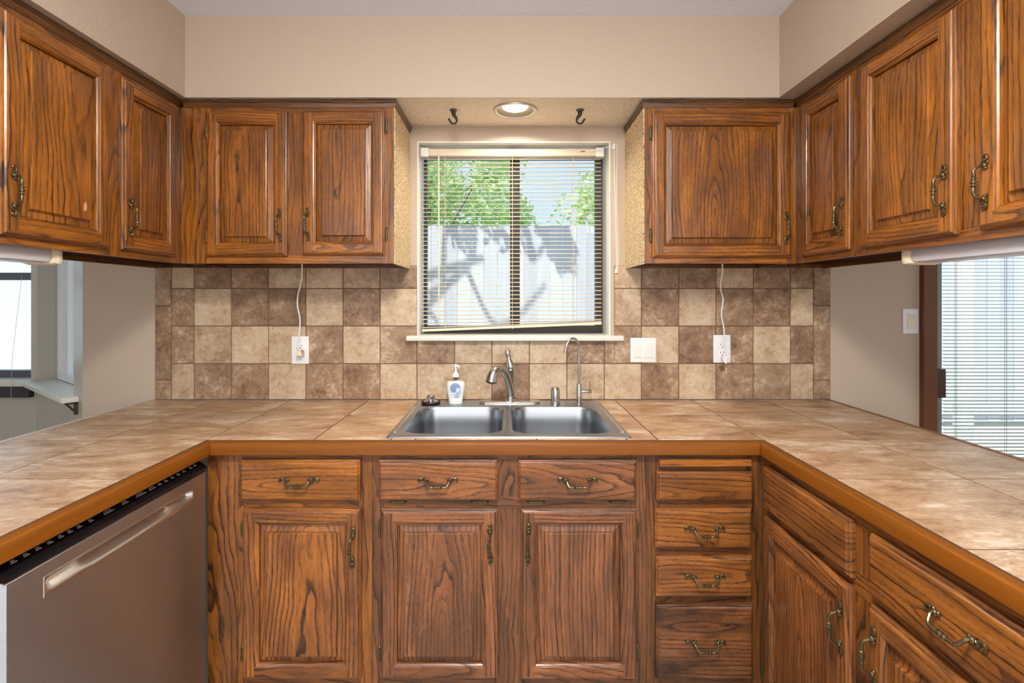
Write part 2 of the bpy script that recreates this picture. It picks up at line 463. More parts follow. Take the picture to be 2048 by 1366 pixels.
# dining bay: angled wall with a deep window, then the wall with the dark framed window
bayA = Vector((-1.785, 2.16, 0)); bayB = Vector((-2.42, 2.64, 0)); bd = bayB-bayA; bayL = bd.length; bphi = math.atan2(bd.y, bd.x)
BO0, BO1, BZ0, BZ1 = .13, .77, .905, 2.0
m = MB()
for a, b in [((0, -.14, 0), (BO0, 0, ZC)), ((BO1, -.14, 0), (bayL, 0, ZC)), ((BO0, -.14, 0), (BO1, 0, BZ0)), ((BO0, -.14, BZ1), (BO1, 0, ZC))]: m.box(a, b)
struct(m.build('wall_bay', WALLG, loc=bayA, rotz=bphi))
WLX = -2.447
boxes('wall_dining', [((-4.0, 2.64, 0), (-2.42, 2.76, .925)), ((WLX, 2.64, .925), (-2.42, 2.76, ZC)), ((-4.0, 2.64, 2.0), (WLX, 2.76, ZC)), ((FX0, 2.64, 0), (-4.0, 2.76, ZC))], WALLG)
# soffit with a round hole for the recessed light
SXL, SXR, SYF = -1.160, .985, 1.851
LX, LY, LR = .033, 1.978, .072
m = MB()
m.box((-1.52, -.2, ZS), (SXL, YB, ZC)); m.box((SXR, -.2, ZS), (1.40, YB, ZC))
m.poly([(SXL, SYF, ZS), (SXR, SYF, ZS), (SXR, SYF, ZC), (SXL, SYF, ZC)])
q0x, q1x, q0y, q1y = LX-.11, LX+.11, LY-.11, LY+.11
m2 = MB()
for a, b, c, d in [(SXL, q0x, SYF, YB), (q1x, SXR, SYF, YB), (q0x, q1x, SYF, q0y), (q0x, q1x, q1y, YB)]:
    m2.poly([(a, c, ZS), (a, d, ZS), (b, d, ZS), (b, c, ZS)])
N = 32
def sqr(a):
    c, s_ = math.cos(a), math.sin(a); k = .11/max(abs(c), abs(s_)); return (LX+c*k, LY+s_*k, ZS)
for k in range(N):
    a0, a1 = 2*PI*k/N, 2*PI*(k+1)/N
    m2.poly([(LX+LR*math.cos(a0), LY+LR*math.sin(a0), ZS), (LX+LR*math.cos(a1), LY+LR*math.sin(a1), ZS), sqr(a1), sqr(a0)])
sof = struct(m.build('soffit', WALL))
so2 = struct(m2.build('soffit_underside', KNOCK, sof))

# ------------------------------------------------------------------ sink window
win = struct(thing('window_1', 'bronze aluminium sliding window above the sink', 'window', (0, 0, 0)))
def rect_frame(m, x0, x1, z0, z1, y0, y1, t):
    m.box((x0, y0, z0), (x0+t, y1, z1)); m.box((x1-t, y0, z0), (x1, y1, z1))
    m.box((x0+t, y0, z0), (x1-t, y1, z0+t)); m.box((x0+t, y0, z1-t), (x1-t, y1, z1))
m = MB(); wy0, wy1 = 2.308, 2.352
m.box((WX0+.002, wy0, WZ0+.003), (WX0+.016, wy1, WZ1-.003)); m.box((WX1-.034, wy0, WZ0+.003), (WX1-.002, wy1, WZ1-.003))
m.box((WX0+.016, wy0, WZ0+.003), (WX1-.034, wy1, WZ0+.034)); m.box((WX0+.016, wy0, WZ1-.030), (WX1-.034, wy1, WZ1-.003))
m.build('window_frame', BRONZE, win)
m = MB(); m.box((.016, 2.304, WZ0+.034), (.060, 2.346, WZ1-.03)); m.build('meeting_stile', BRONZE, win)
for x0, x1, y in ((WX0+.016, .016, 2.318), (.060, WX1-.034, 2.334)):
    m = MB(); m.box((x0, y, WZ0+.034), (x1, y+.004, WZ1-.03)); m.build('pane', GLASS, win)
m = MB(); m.cbox((-.415, 2.118, 1.166), (.485, YB, 1.186), .003); m.box((WX0, YB, 1.176), (WX1, 2.308, 1.1862)); m.build('window_sill', SILLP, win)

m = MB(); t_ = .006
m.box((WX0, YB-.0005, WZ1-t_), (WX1, 2.304, WZ1)); m.box((WX0, YB-.0005, 1.1865), (WX0+t_, 2.304, WZ1-t_)); m.box((WX1-t_, YB-.0005, 1.1865), (WX1, 2.304, WZ1-t_))
m.build('jamb_liner', SILLP, win)
def slat_mesh(m, x0, x1, yc, zl, zr, wd=.025, th=.0007):
    pts = []; fs = []
    prof = [(-.5, 0), (-.25, .0013), (0, .0018), (.25, .0013), (.5, 0)]
    for x, z in ((x0, zl), (x1, zr)):
        for u, h in prof: pts.append((x, yc+u*wd, z+h+u*wd*.105))
        for u, h in reversed(prof): pts.append((x, yc+u*wd, z+h-th+u*wd*.105))
    n = len(prof)*2
    for k in range(n): fs.append((k, (k+1) % n, n+(k+1) % n, n+k))
    fs.append(tuple(reversed(range(n)))); fs.append(tuple(range(n, 2*n)))
    m.mesh(pts, fs)
bl = thing('mini_blind', 'cream mini blind in the sink window, bottom rail hanging crooked', 'blind', (0.02, 2.215, 1.98))
def rel(m, root):  # builds world-space meshes under a root
    inv = Vector(root.location)
    m.v = [tuple(Vector(p)-inv) for p in m.v]
    return m
BX0, BX1 = -.362, .408
m = MB(); m.cbox((BX0-.003, 2.198, 1.953), (BX1+.004, 2.232, 1.983), .002); rel(m, bl).build('headrail', VINYL, bl)
for x in (BX0-.006, BX1-.025):
    m = MB(); m.cbox((x, 2.192, 1.948), (x+.034, 2.234, 1.9865), .002); rel(m, bl).build('headrail_bracket', SILLP, bl)
m = MB(); RL, RR = 1.203, 1.234; NS = 42; top = 1.943; pitch = (top-1.216)/(NS-1)
for i in range(NS):
    z = top-i*pitch; slat_mesh(m, BX0, BX1, 2.215, z, max(z, RR+.008+(NS-1-i)*.0026))
rel(m, bl).build('slats', VINYL, bl)
m = MB(); m.mesh([(BX0, 2.202, RL-.004), (BX1, 2.202, RR-.004), (BX1, 2.228, RR-.004), (BX0, 2.228, RL-.004), (BX0, 2.202, RL+.006), (BX1, 2.202, RR+.006), (BX1, 2.228, RR+.006), (BX0, 2.228, RL+.006)],
                 [(0, 3, 2, 1), (4, 5, 6, 7), (0, 1, 5, 4), (1, 2, 6, 5), (2, 3, 7, 6), (3, 0, 4, 7)])
rel(m, bl).build('bottom_rail', VINYL, bl)
for x, zb in ((-.264, RL), (.025, 1.21), (.288, RR)):
    m = MB(); m.tube([(x, 2.2015, 1.953), (x, 2.2015, zb)], .0008, 6); m.tube([(x+.001, 2.2285, 1.953), (x+.001, 2.2285, zb)], .0008, 6)
    rel(m, bl).build('ladder_cord', VINYL, bl)
m = MB(); m.tube([(-.289, 2.186, 1.962), (-.288, 2.184, 1.26)], .0032, 8); m.tube([(-.289, 2.196, 1.965), (-.289, 2.186, 1.962)], .0018, 6)
rel(m, bl).build('tilt_wand', VINYL, bl)
m = MB(); m.box((.318, 2.1972, 1.969), (.337, 2.198, 1.973)); rel(m, bl).build('red_maker_tag', plain('red_tag', srgb(150, 60, 50), .5), bl)
# lift cord looped over a nail on the wall
lc = thing('blind_lift_cord', 'thin white pull cord hanging beside the window on the right wall', 'cord', (.45, 2.15, 1.95))
m = MB()
pth = smoothpath([(.36, 2.192, 1.968), (.41, 2.16, 1.976), (.448, 2.152, 1.969), (.452, 2.153, 1.90), (.457, 2.153, 1.70), (.462, 2.150, 1.50), (.458, 2.146, 1.465)])
m.tube(pth, .0011, 6); m.tube(smoothpath([(.448, 2.153, 1.985), (.459, 2.152, 1.99), (.464, 2.153, 1.96), (.462, 2.152, 1.75), (.468, 2.149, 1.52), (.462, 2.146, 1.465)]), .0011, 6)
rel(m, lc).build('cord', WHITEP, lc)
m = MB(); m.cbox((.4475, 2.151, 1.968), (.455, 2.1595, 1.990), .001); rel(m, lc).build('cleat', WHITEP, lc)
m = MB(); m.lathe([(.003, .018), (.006, .014), (.0075, 0), (.006, -.001)], (.459, 2.144, 1.448), 12); rel(m, lc).build('tassel', CREAMP, lc)

# ------------------------------------------------------------------ dining bay window parts
w2 = struct(thing('window_2', 'dark framed dining window at the left edge', 'window'))
m = MB(); x0, x1 = -3.98, WLX-.004; y0, y1 = 2.68, 2.73
m.box((x0, y0, .93), (x1, y1, .966)); m.box((x0, y0, 1.44), (x1, y1, 1.478)); m.box((x0, y0, 1.95), (x1, y1, 1.995)); m.box((x0, y0, .966), (x0+.04, y1, 1.95))
m.box((x1-.008, y0, .966), (x1, y1, 1.95)); m.build('window_frame', SLATE, w2)
for z0, z1 in ((.966, 1.44), (1.478, 1.95)):
    m = MB(); m.box((x0+.04, 2.70, z0), (x1-.008, 2.704, z1)); m.build('pane', GLASS, w2)
m = MB(); m.cbox((-4.0, 2.585, .898), (-2.405, 2.64, .927), .004); m.box((-4.0, 2.64, .9255), (WLX, 2.68, .929)); m.build('window_sill', SILLP, w2)
m = MB(); m.box((-4.0, 2.61, .838), (-2.43, 2.64, .898)); m.build('sill_apron', plain('dark_apron', srgb(60, 50, 50), .5), w2)
w3 = struct(thing('window_3', 'deep bay window with projecting white shelf sill', 'window', bayA, bphi))
m = MB(); rect_frame(m, BO0+.003, BO1-.003, BZ0+.02, BZ1-.003, -.136, -.075, .035); m.box((BO1-.16, -.125, BZ0+.055), (BO1-.038, -.085, BZ1-.038)); m.build('window_frame', WHITEP, w3)
m = MB(); m.box((BO0+.036, -.106, BZ0+.05), (BO1-.036, -.102, BZ1-.036)); m.build('pane', GLASS, w3)
m = MB(); m.cbox((.055, -.0, .9), (.79, .058, .922), .002); m.box((BO0+.002, -.136, .906), (BO1-.002, 0, .9215)); m.build('window_sill', SILLP, w3)
m = MB(); m.box((.062, .001, .845), (.07, .014, .90)); m.box((.062, .001, .892), (.07, .045, .8995)); m.tube([(.066, .004, .85), (.066, .038, .893)], .004, 8)
m.build('shelf_bracket', plain('dark_bracket', srgb(84, 66, 58), .4, .5), w3)
m = MB(); m.tube(smoothpath([(-2.435, 2.578, 1.46), (-2.47, 2.578, 1.16), (-2.488, 2.578, .95), (-2.49, 2.578, .4)]), .0009, 5)
tag(m.build('shade_cord', plain('grey_cord', srgb(198, 198, 198), .6)), 'thin grey shade cord hanging in front of the dining window sill', 'cord')

# ------------------------------------------------------------------ sliding door on the right
dr = struct(thing('door_1', 'sliding glass patio door with brown casing', 'door'))
m = MB(); m.box((1.738, 2.135, .01), (1.794, YB, 2.075)); m.box((1.7835, YB, 0.01), (1.794, 2.30, 2.06)); m.box((1.794, 2.135, 2.06), (DX1+.04, YB, 2.12)); m.build('door_casing', BROWNTRIM, dr)
m = MB(); rect_frame(m, 1.7945, DX1-.004, .012, 2.056, 2.225, 2.285, .034); m.box((1.8285, 2.225, .046), (1.888, 2.285, 2.022)); m.box((2.72, 2.225, .05), (2.78, 2.285, 2.02)); m.build('door_frame', ALU, dr)
m = MB(); m.box((1.888, 2.25, .05), (2.72, 2.255, 2.02)); m.box((2.78, 2.262, .05), (DX1-.04, 2.267, 2.02)); m.build('pane', GLASS, dr)
m = MB(); m.cbox((1.80, 2.166, .921), (1.857, 2.186, 1.042), .004); m.box((1.80, 2.186, .95), (1.82, 2.226, 1.01)); m.build('door_handle', plain('brown_handle', srgb(74, 48, 38), .5), dr)
bl2 = thing('door_blind', 'white mini blind covering the sliding patio door', 'blind', (2.7, 2.205, 2.03))
m = MB(); m.cbox((1.872, 2.188, 2.015), (3.64, 2.222, 2.045), .002); rel(m, bl2).build('headrail', WVINYL, bl2)
m = MB(); NS2 = 128; p2 = (2.005-.06)/(NS2-1)
for i in range(NS2):
    z = 2.005-i*p2; slat_mesh(m, 1.872, 3.64, 2.205, z, z, .018)
rel(m, bl2).build('slats', WVINYL, bl2)
m = MB(); m.cbox((1.872, 2.195, .038), (3.64, 2.215, .052), .002); rel(m, bl2).build('bottom_rail', WVINYL, bl2)
for x in (1.925, 2.14, 2.62, 3.1, 3.5):
    m = MB(); m.tube([(x, 2.1945, 2.016), (x, 2.1945, .045)], .0008, 5); m.tube([(x+.012, 2.2155, 2.016), (x+.012, 2.2155, .045)], .0008, 5)
    rel(m, bl2).build('ladder_cord', plain('ladder_string', srgb(150, 158, 150), .6) if x < 1.93 else bpy.data.materials['ladder_string'], bl2)

# ------------------------------------------------------------------ backsplash
m = MB(); BY = YB-.006
def bx(px): return (px-CX)/475.0
def bz(py): return CAM_Z+(CY-py)/475.0
gx0, gx1 = bx(311.5), bx(1659.5); gz0, gz1 = .9165, bz(531)
for a, b in [((gx0, gx0*0+YB-.004, gz0), (WX0-.001, YB-.0005, gz1)), ((WX1+.016, YB-.004, gz0), (gx1, YB-.0005, gz1)), ((WX0-.001, YB-.004, gz0), (WX1+.016, YB-.0005, 1.1655))]:
    m.box(a, b, 1)
def tl(px0, px1, z0, z1, tone, g=.0017, o=None, gl=1, gt=1, fixed=None):
    o = o or (random.uniform(0, 40), random.uniform(0, 40), random.uniform(0, 40))
    x0, x1 = bx(px0)+g*gl, bx(px1)-g; z0 += g; z1 -= g*gt
    t = (min(1, max(0, tone+random.uniform(-.12, .12))), random.uniform(0, 1) if tone > .5 else 0, random.uniform(.87, .97))
    t = fixed or t
    c = .0015; yb, yf = YB-.002, BY-.002
    m.mesh([(x0, yb, z0), (x1, yb, z0), (x1, yb, z1), (x0, yb, z1), (x0, yf+c, z0), (x1, yf+c, z0), (x1, yf+c, z1), (x0, yf+c, z1),
            (x0+c, yf, z0+c), (x1-c, yf, z0+c), (x1-c, yf, z1-c), (x0+c, yf, z1-c)],
           [(0, 1, 5, 4), (1, 2, 6, 5), (2, 3, 7, 6), (3, 0, 4, 7), (4, 5, 9, 8), (5, 6, 10, 9), (6, 7, 11, 10), (7, 4, 8, 11), (8, 9, 10, 11)], 0, tint=t, off=o)
RZ = [bz(577), bz(652), bz(727), .9165]
rows = [(RZ[0], gz1), (RZ[1], RZ[0]), (RZ[2], RZ[1]), (RZ[3], RZ[2])]
colsL = [345, 390, 464.5, 538.5, 613, 687, 761, 834.5]
toneL = ['LDDmLmD', 'DLDDLDL', 'DmLLDLD', 'LDDLDDL']
colsR = [1208, 1282, 1356.5, 1430.7, 1505, 1579, 1625]
toneR = ['LDDmDD', 'mDLDDL', 'DLDdLD', 'LDLddL']
TV = {'L': .08, 'm': .25, 'd': .75, 'D': .95}
for r, (z0, z1) in enumerate(rows):
    for i in range(7): tl(colsL[i], colsL[i+1], z0, z1, TV[toneL[r][i]])
    for i in range(6):
        a = 1228.5 if (i == 0 and r < 2) else colsR[i]
        if i == 0 and r == 2:
            tl(1228.5, colsR[1], z0, z1, .8, o=(3, 9, 5), gl=0, fixed=(.8, .3, .93)); tl(1208, 1229, z0, 1.1655+.0017, .8, o=(3, 9, 5), fixed=(.8, .3, .93))
        else: tl(a, colsR[i+1], z0, z1, TV[toneR[r][i]])
mid = [834.5, 909.5, 984, 1058.6, 1133.5, 1208]
for i, (a, b) in enumerate(zip('DLLLD', 'LLDLL')):
    tl(mid[i], mid[i+1], RZ[2], 1.1655, TV[a]); tl(mid[i], mid[i+1], RZ[3], RZ[2], TV[b])
for a, b in ((312, 345), (1625, 1659)):
    for z0, z1, tn in ((bz(611.5), gz1, .8), (bz(760), bz(611.5), .9), (RZ[3], bz(760), .85)): tl(a, b, z0, z1, tn)
tbs = tag(m.build('tile_backsplash', [TILE, GROUT]), 'checkered tan and brown stone-look tile backsplash under the wall cabinets', 'backsplash')

m = MB(); px_, pz_ = bx(1443), bz(736); rnd = random.Random(4)
m.poly([(px_+.014*math.cos(a)*rnd.uniform(.5, 1.1), YB-.0084, pz_+.020*math.sin(a)*rnd.uniform(.5, 1.1)) for a in [2*PI*k/18 for k in range(18)]][::-1])
m.build('brown_smudge', plain('smudge_brown', srgb(104, 76, 54), .6), tbs)
# ------------------------------------------------------------------ handles and hinges
def handle_mesh(drop):
    m = MB()
    m.tube(smoothpath([(-.036, -.002, 0), (-.035, -.012, 0), (-.030, -.021, -drop*.7), (-.024, -.024, -drop)], 5), [.0032]*16, 8)
    m.tube(smoothpath([(.036, -.002, 0), (.035, -.012, 0), (.030, -.021, -drop*.7), (.024, -.024, -drop)], 5), [.0032]*16, 8)
    pr = [(.0030, -.026), (.0036, -.022), (.0040, -.013), (.0030, -.011), (.0055, -.009), (.0055, -.007), (.0034, -.006), (.0034, -.003), (.0062, -.0015), (.0062, .0015),
          (.0034, .003), (.0034, .006), (.0055, .007), (.0055, .009), (.0030, .011), (.0040, .013), (.0036, .022), (.0030, .026)]
    m.lathe(pr, (0, -.024, -drop), 12, axis='x')
    for s in (-1, 1):
        m.sphere((s*.036, -.005, 0), .0062, 10, sc=(1, .8, 1))
        m.sphere((s*.030, -.003, .002), .0042, 8)
        pth = smoothpath([(s*.033, -.003, -.003), (s*.040, -.003, -.006), (s*.0455, -.003, -.003), (s*.046, -.003, .003), (s*.050, -.003, .0055), (s*.056, -.003, .004), (s*.0585, -.003, -.001), (s*.056, -.003, -.004), (s*.0535, -.003, -.002)], 4)
        m.tube(pth, [.0030-.0010*abs(i/len(pth)-.5) for i in range(len(pth))], 8)
        pth = smoothpath([(s*.044, -.003, .006), (s*.041, -.003, .0065), (s*.039, -.003, .003), (s*.0455, -.003, -.003)], 4)
        m.tube(pth, .0022, 7)
    return m
H_DRAWER = None; H_DOOR = None
def add_handle(parent, loc, vertical, name='handle'):
    global H_DRAWER, H_DOOR
    src = H_DOOR if vertical else H_DRAWER
    if src is None:
        o = handle_mesh(.003 if vertical else .015).build(name, BRASS)
        if vertical: H_DOOR = o
        else: H_DRAWER = o
    else:
        o = src.copy(); C.objects.link(o)
    o.parent = parent; o.location = loc
    if vertical: o.rotation_euler = (0, PI/2+random.uniform(-.03, .03), 0)
    return o
HING = {}
def add_hinge(parent, loc, horiz=False):
    if horiz not in HING:
        m = MB(); pr = [(.001, -.027), (.0028, -.025), (.0018, -.022), (.0036, -.020), (.0036, -.007), (.0030, -.0065), (.0030, -.006), (.0036, -.0055), (.0036, .0055), (.003, .006), (.003, .0065), (.0036, .007), (.0036, .020), (.0018, .022), (.0028, .025), (.001, .027)]
        m.lathe(pr, (0, -.004, 0), 10, axis='x' if horiz else 'z')
        if horiz: m.box((-.02, -.001, -.010), (.02, 0, .003))
        else: m.box((-.008, -.001, -.02), (.008, 0, .02))
        o = m.build('hinge', BRASS); HING[horiz] = o
    else:
        o = HING[horiz].copy(); C.objects.link(o)
    o.parent = parent; o.location = loc
    return o

# ------------------------------------------------------------------ doors, drawers, cabinets
def loops(m, W_, H_, prof, woods, mat=0):
    """mitred rings of a profile [(inset, depth)] on a W x H board; woods = (left, right, bottom, top)"""
    for (d0, y0), (d1, y1) in zip(prof[:-1], prof[1:]):
        a = [(d0, -y0, d0), (W_-d0, -y0, d0), (W_-d0, -y0, H_-d0), (d0, -y0, H_-d0)]
        b = [(d1, -y1, d1), (W_-d1, -y1, d1), (W_-d1, -y1, H_-d1), (d1, -y1, H_-d1)]
        m.poly([a[0], b[0], b[3], a[3]][::-1], mat, woods[0]); m.poly([a[1], a[2], b[2], b[1]][::-1], mat, woods[1])
        m.poly([a[0], a[1], b[1], b[0]], mat, woods[2]); m.poly([a[3], b[3], b[2], a[2]], mat, woods[3])
EDGEP = [(0, .001), (0, .010), (.0015, .0125), (.004, .0135), (.0045, .0165), (.0075, .0192), (.0115, .020)]
def door(root, x0, z0, W_, H_, tone, hside, hz, hinge_side, hingez, stain=.25, bright=1.0, pstyle='flat'):
    m = MB(); s = .0385
    wl, wr_ = W('z', 'rift', tone, stain, bright), W('z', 'rift', tone, stain, bright)
    wb, wt = W('x', 'flat', tone, stain, bright), W('x', 'flat', tone, stain, bright)
    wp = W('z', pstyle, tone, stain, bright*.98); wp.cx = W_/2
    loops(m, W_, H_, EDGEP, (wl, wr_, wb, wt))
    e = .0115; y = -.020
    m.poly([(e, y, e), (s, y, e), (s, y, H_-e), (e, y, H_-e)], 0, wl)
    m.poly([(W_-s, y, e), (W_-e, y, e), (W_-e, y, H_-e), (W_-s, y, H_-e)], 0, wr_)
    m.poly([(s, y, e), (W_-s, y, e), (W_-s, y, s), (s, y, s)], 0, wb)
    m.poly([(s, y, H_-s), (W_-s, y, H_-s), (W_-s, y, H_-e), (s, y, H_-e)], 0, wt)
    loops(m, W_, H_, [(s, .020), (s+.0012, .0180), (s+.005, .0165), (s+.008, .0135), (s+.010, .0130), (s+.0105, .0020)], (wl, wr_, wb, wt))
    b0 = s+.0105
    loops(m, W_, H_, [(b0, .0020), (b0+.0016, .0020), (b0+.0018, .0062), (b0+.010, .0078), (b0+.0205, .0100), (b0+.0212, .0165), (b0+.0220, .0185), (b0+.0240, .0195)], (wp, wp, wp, wp))
    q = b0+.024; m.poly([(q, -.0195, q), (W_-q, -.0195, q), (W_-q, -.0195, H_-q), (q, -.0195, H_-q)], 0, wp)
    m.poly([(0, -.001, 0), (0, -.001, H_), (W_, -.001, H_), (W_, -.001, 0)], 0, wp)
    o = m.build('door', OAK, root, (x0, 0, z0))
    if hside: add_handle(o, ((.022 if hside == 'l' else W_-.022), -.020, hz-z0), True)
    for z in hingez: add_hinge(o, ((-.0045 if hinge_side == 'l' else W_+.0045), 0, z-z0))
    return o
def drawer(root, x0, z0, W_, H_, tone, handle=True, stain=.2, bright=1.0, hx=None, style='flat'):
    m = MB(); wd = W('x', style, tone, stain, bright); wd.cx = H_/2
    loops(m, W_, H_, EDGEP, (wd,)*4)
    e = .0115; m.poly([(e, -.02, e), (W_-e, -.02, e), (W_-e, -.02, H_-e), (e, -.02, H_-e)], 0, wd)
    m.poly([(0, -.001, 0), (0, -.001, H_), (W_, -.001, H_), (W_, -.001, 0)], 0, wd)
    o = m.build('drawer', OAK, root, (x0, 0, z0))
    if handle: add_handle(o, (W_/2 if hx is None else hx, -.020, H_/2+.004), False)
    return o
def face_frame(root, boards, tone, stain=.25, bright=.92):
    m = MB()
    for x0, x1, z0, z1, ax in boards:
        wd = W(ax, 'rift' if random.random() < .5 else 'flat', tone, stain, bright); wd.cx = (x0+x1)/2 if ax == 'z' else (z0+z1)/2
        g = .0003
        m.box((x0+g, 0, z0+g), (x1-g, .019, z1-g), 0, wd)
    return m.build('face_frame', OAK, root)
def crown(root, x0, x1, z0, z1, ends=(), depth=.28, tone=0.0):
    m = MB(); h = z1-z0; pr = [(.0, 0), (.002, 0), (.003, .3*h), (.0045, .45*h), (.005, .7*h), (.008, .82*h), (.008, h), (0, h)]
    def run(fn, wd):
        n = len(pr); pts = [fn(0, *p) for p in pr]+[fn(1, *p) for p in pr]
        m.mesh(pts, [(k, (k+1) % n, n+(k+1) % n, n+k)[::-1] for k in range(n)]+[tuple(range(n)), tuple(reversed(range(n, 2*n)))], 0, wd)
    wd = W('x', 'quarter', tone, .2, .40)
    run(lambda e, o, hh: ((x0-(o if 'l' in ends else 0)) if e == 0 else (x1+(o if 'r' in ends else 0)), -o, z0+hh), wd)
    wd2 = W('y', 'quarter', tone, .2, .40)
    if 'r' in ends: run(lambda e, o, hh: (x1+o, -o if e == 0 else depth, z0+hh), wd2)
    if 'l' in ends: run(lambda e, o, hh: (x0-o, depth if e == 0 else -o, z0+hh), wd2)
    return m.build('crown_molding', OAK, root)

# --- wall cabinets (local z = 0 at the bottom of the face frame)
UZ0, UZ1, UCR = 1.468, 2.036, 2.058
UD = .285
def upper_body(root, L, chip=None, lip=.016, xa=0.0, xb=0.0):
    m = MB(); wd = W('z', 'quarter', 0, .2, .55); wx = W('x', 'quarter', 0, .2, .55)
    H_ = UZ1-UZ0; x0, x1 = -xa, L+xb
    m.box((x0+.001, .019, .002), (x0+.016, UD-.016, H_), 0, wd); m.box((x1-.016, .019, .002), (x1-.001, UD-.016, H_), 0, wd)
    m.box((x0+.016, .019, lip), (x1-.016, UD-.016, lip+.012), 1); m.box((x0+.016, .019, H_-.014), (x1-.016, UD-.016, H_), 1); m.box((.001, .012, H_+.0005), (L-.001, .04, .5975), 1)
    m.box((x0+.001, UD-.016, 0), (x1-.001, UD, H_), 0, wx)
    m.build('body', [OAK, DARKIN], root)
    if chip:
        m = MB(); x = L if chip == 'r' else -.004
        m.box((x, .002, -.002), (x+.004, UD+.004, H_+.002))
        m.build('chipboard_side', CHIP, root)['label'] = 'bare chipboard end panel'
def LZ(z): return z-UZ0

# back left
uL0, uL1 = -1.188, -.410; FY = 1.869
r = thing('wall_cabinet', 'two-door oak wall cabinet left of the sink window', 'cabinet', (uL0, FY, UZ0))
L = uL1-uL0; H = UZ1-UZ0
upper_body(r, L, 'r')
d1a, d1b, d2a, d2b = -1.087-uL0, -.795-uL0, -.739-uL0, -.4415-uL0
face_frame(r, [(0, .068, 0, H, 'z'), (.068, d1a+.012, .0, H, 'z'), (d1b-.012, d2a+.012, .03, H-.02, 'z'), (d2b-.012, L, 0, H, 'z'), (d1a+.012, d2b-.012, 0, .03, 'x'), (d1a+.012, d2b-.012, H-.02, H, 'x')], 0)
door(r, d1a, LZ(1.493), d1b-d1a, 2.018-1.493, .0, 'r', LZ(1.604), 'l', (LZ(1.945), LZ(1.566)), pstyle='flat', bright=.92)
door(r, d2a, LZ(1.497), d2b-d2a, 2.022-1.497, .0, 'l', LZ(1.608), 'r', (LZ(1.967), LZ(1.574)), pstyle='flat', bright=.95)
crown(r, .012, L+.004, H-.001, UCR-UZ0, ('r',), UD)
# back right
uR0, uR1 = .503, 1.056
r = thing('wall_cabinet', 'single-door oak wall cabinet right of the sink window', 'cabinet', (uR0, FY, UZ0))
L = uR1-uR0; upper_body(r, L, 'l')
da, db = .529-uR0, 1.029-uR0
face_frame(r, [(0, da+.012, 0, H, 'z'), (db-.012, L, 0, H, 'z'), (da+.012, db-.012, 0, .03, 'x'), (da+.012, db-.012, H-.02, H, 'x')], 0)
door(r, da, LZ(1.489), db-da, 2.016-1.489, .0, 'r', LZ(1.593), 'l', (LZ(1.942), LZ(1.568)), stain=.5, bright=.98)
crown(r, -.004, L-.012, H-.001, UCR-UZ0, ('l',), UD)
# left run (faces right)
FXL = -1.188; YL0 = .55
r = thing('wall_cabinet', 'oak wall cabinet over the left counter with a chipped lower panel', 'cabinet', (FXL, YL0, UZ0), PI/2)
L = FY-YL0-.001; upper_body(r, L, xb=YB-FY-.004)
a1, b1, a2, b2, a3, b3 = 1.57-YL0, 1.822-YL0, 1.192-YL0, 1.515-YL0, .82-YL0, 1.14-YL0
face_frame(r, [(b1-.012, L-.0, 0, H, 'z'), (b2-.012, a1+.012, 0, H, 'z'), (b3-.012, a2+.012, .03, H-.02, 'z'), (0, a3+.012, 0, H, 'z'), (a3+.012, b2-.012, 0, .03, 'x'), (a1+.012, b1-.012, 0, .03, 'x'), (a3+.012, b2-.012, H-.02, H, 'x'), (a1+.012, b1-.012, H-.02, H, 'x')], 0)
door(r, a1, LZ(1.49), b1-a1, .528, 0, 'l', LZ(1.592), 'r', (), bright=1.0, pstyle='rift')
dd = door(r, a2, LZ(1.488), b2-a2, .53, 0, 'l', LZ(1.594), 'r', (LZ(1.94), LZ(1.57)), bright=1.08, pstyle='rift')
m = MB(); m.mesh([(0, 0, 0), (.006, -.0004, .004), (.009, -.0004, .016), (.004, -.0004, .028), (-.002, -.0004, .022), (-.004, -.0004, .008)], [(0, 1, 2, 3, 4, 5)])
m.build('chip_mark', plain('raw_wood_chip', srgb(214, 160, 110), .7), dd, (.228, -.0198, .092))
door(r, a3, LZ(1.488), b3-a3, .53, 0, 'r', LZ(1.594), 'l', (), bright=1.0)
crown(r, 0, L-.001, H-.001, UCR-UZ0)
# right run (faces left): local x = FY - Y
FXR = 1.056
r = thing('wall_cabinet', 'three-door oak wall cabinet over the right counter', 'cabinet', (FXR, FY-.001, UZ0), -PI/2)
L = 1.30; upper_body(r, L, xa=YB-FY-.006)
def rx(Y): return FY-Y
A = [(rx(1.814), rx(1.563)), (rx(1.512), rx(1.193)), (rx(1.1325), rx(.81))]
face_frame(r, [(0, A[0][0]+.012, 0, H, 'z'), (A[0][1]-.012, A[1][0]+.012, 0, H, 'z'), (A[1][1]-.012, A[2][0]+.012, .03, H-.02, 'z'), (A[2][1]-.012, L, 0, H, 'z'),
               (A[0][0]+.012, A[0][1]-.012, 0, .03, 'x'), (A[1][0]+.012, A[2][1]-.012, 0, .03, 'x'), (A[0][0]+.012, A[0][1]-.012, H-.02, H, 'x'), (A[1][0]+.012, A[2][1]-.012, H-.02, H, 'x')], 0)
door(r, A[0][0], LZ(1.49), A[0][1]-A[0][0], .528, 0, 'r', LZ(1.592), 'l', (), bright=1.0, pstyle='rift')
door(r, A[1][0], LZ(1.488), A[1][1]-A[1][0], .53, 0, 'r', LZ(1.594), 'l', (LZ(1.94), LZ(1.57)), bright=1.06)
door(r, A[2][0], LZ(1.488), A[2][1]-A[2][0], .53, 0, 'l', LZ(1.59), 'r', (), bright=1.14, pstyle='rift')
crown(r, 0, L, H-.001, UCR-UZ0)

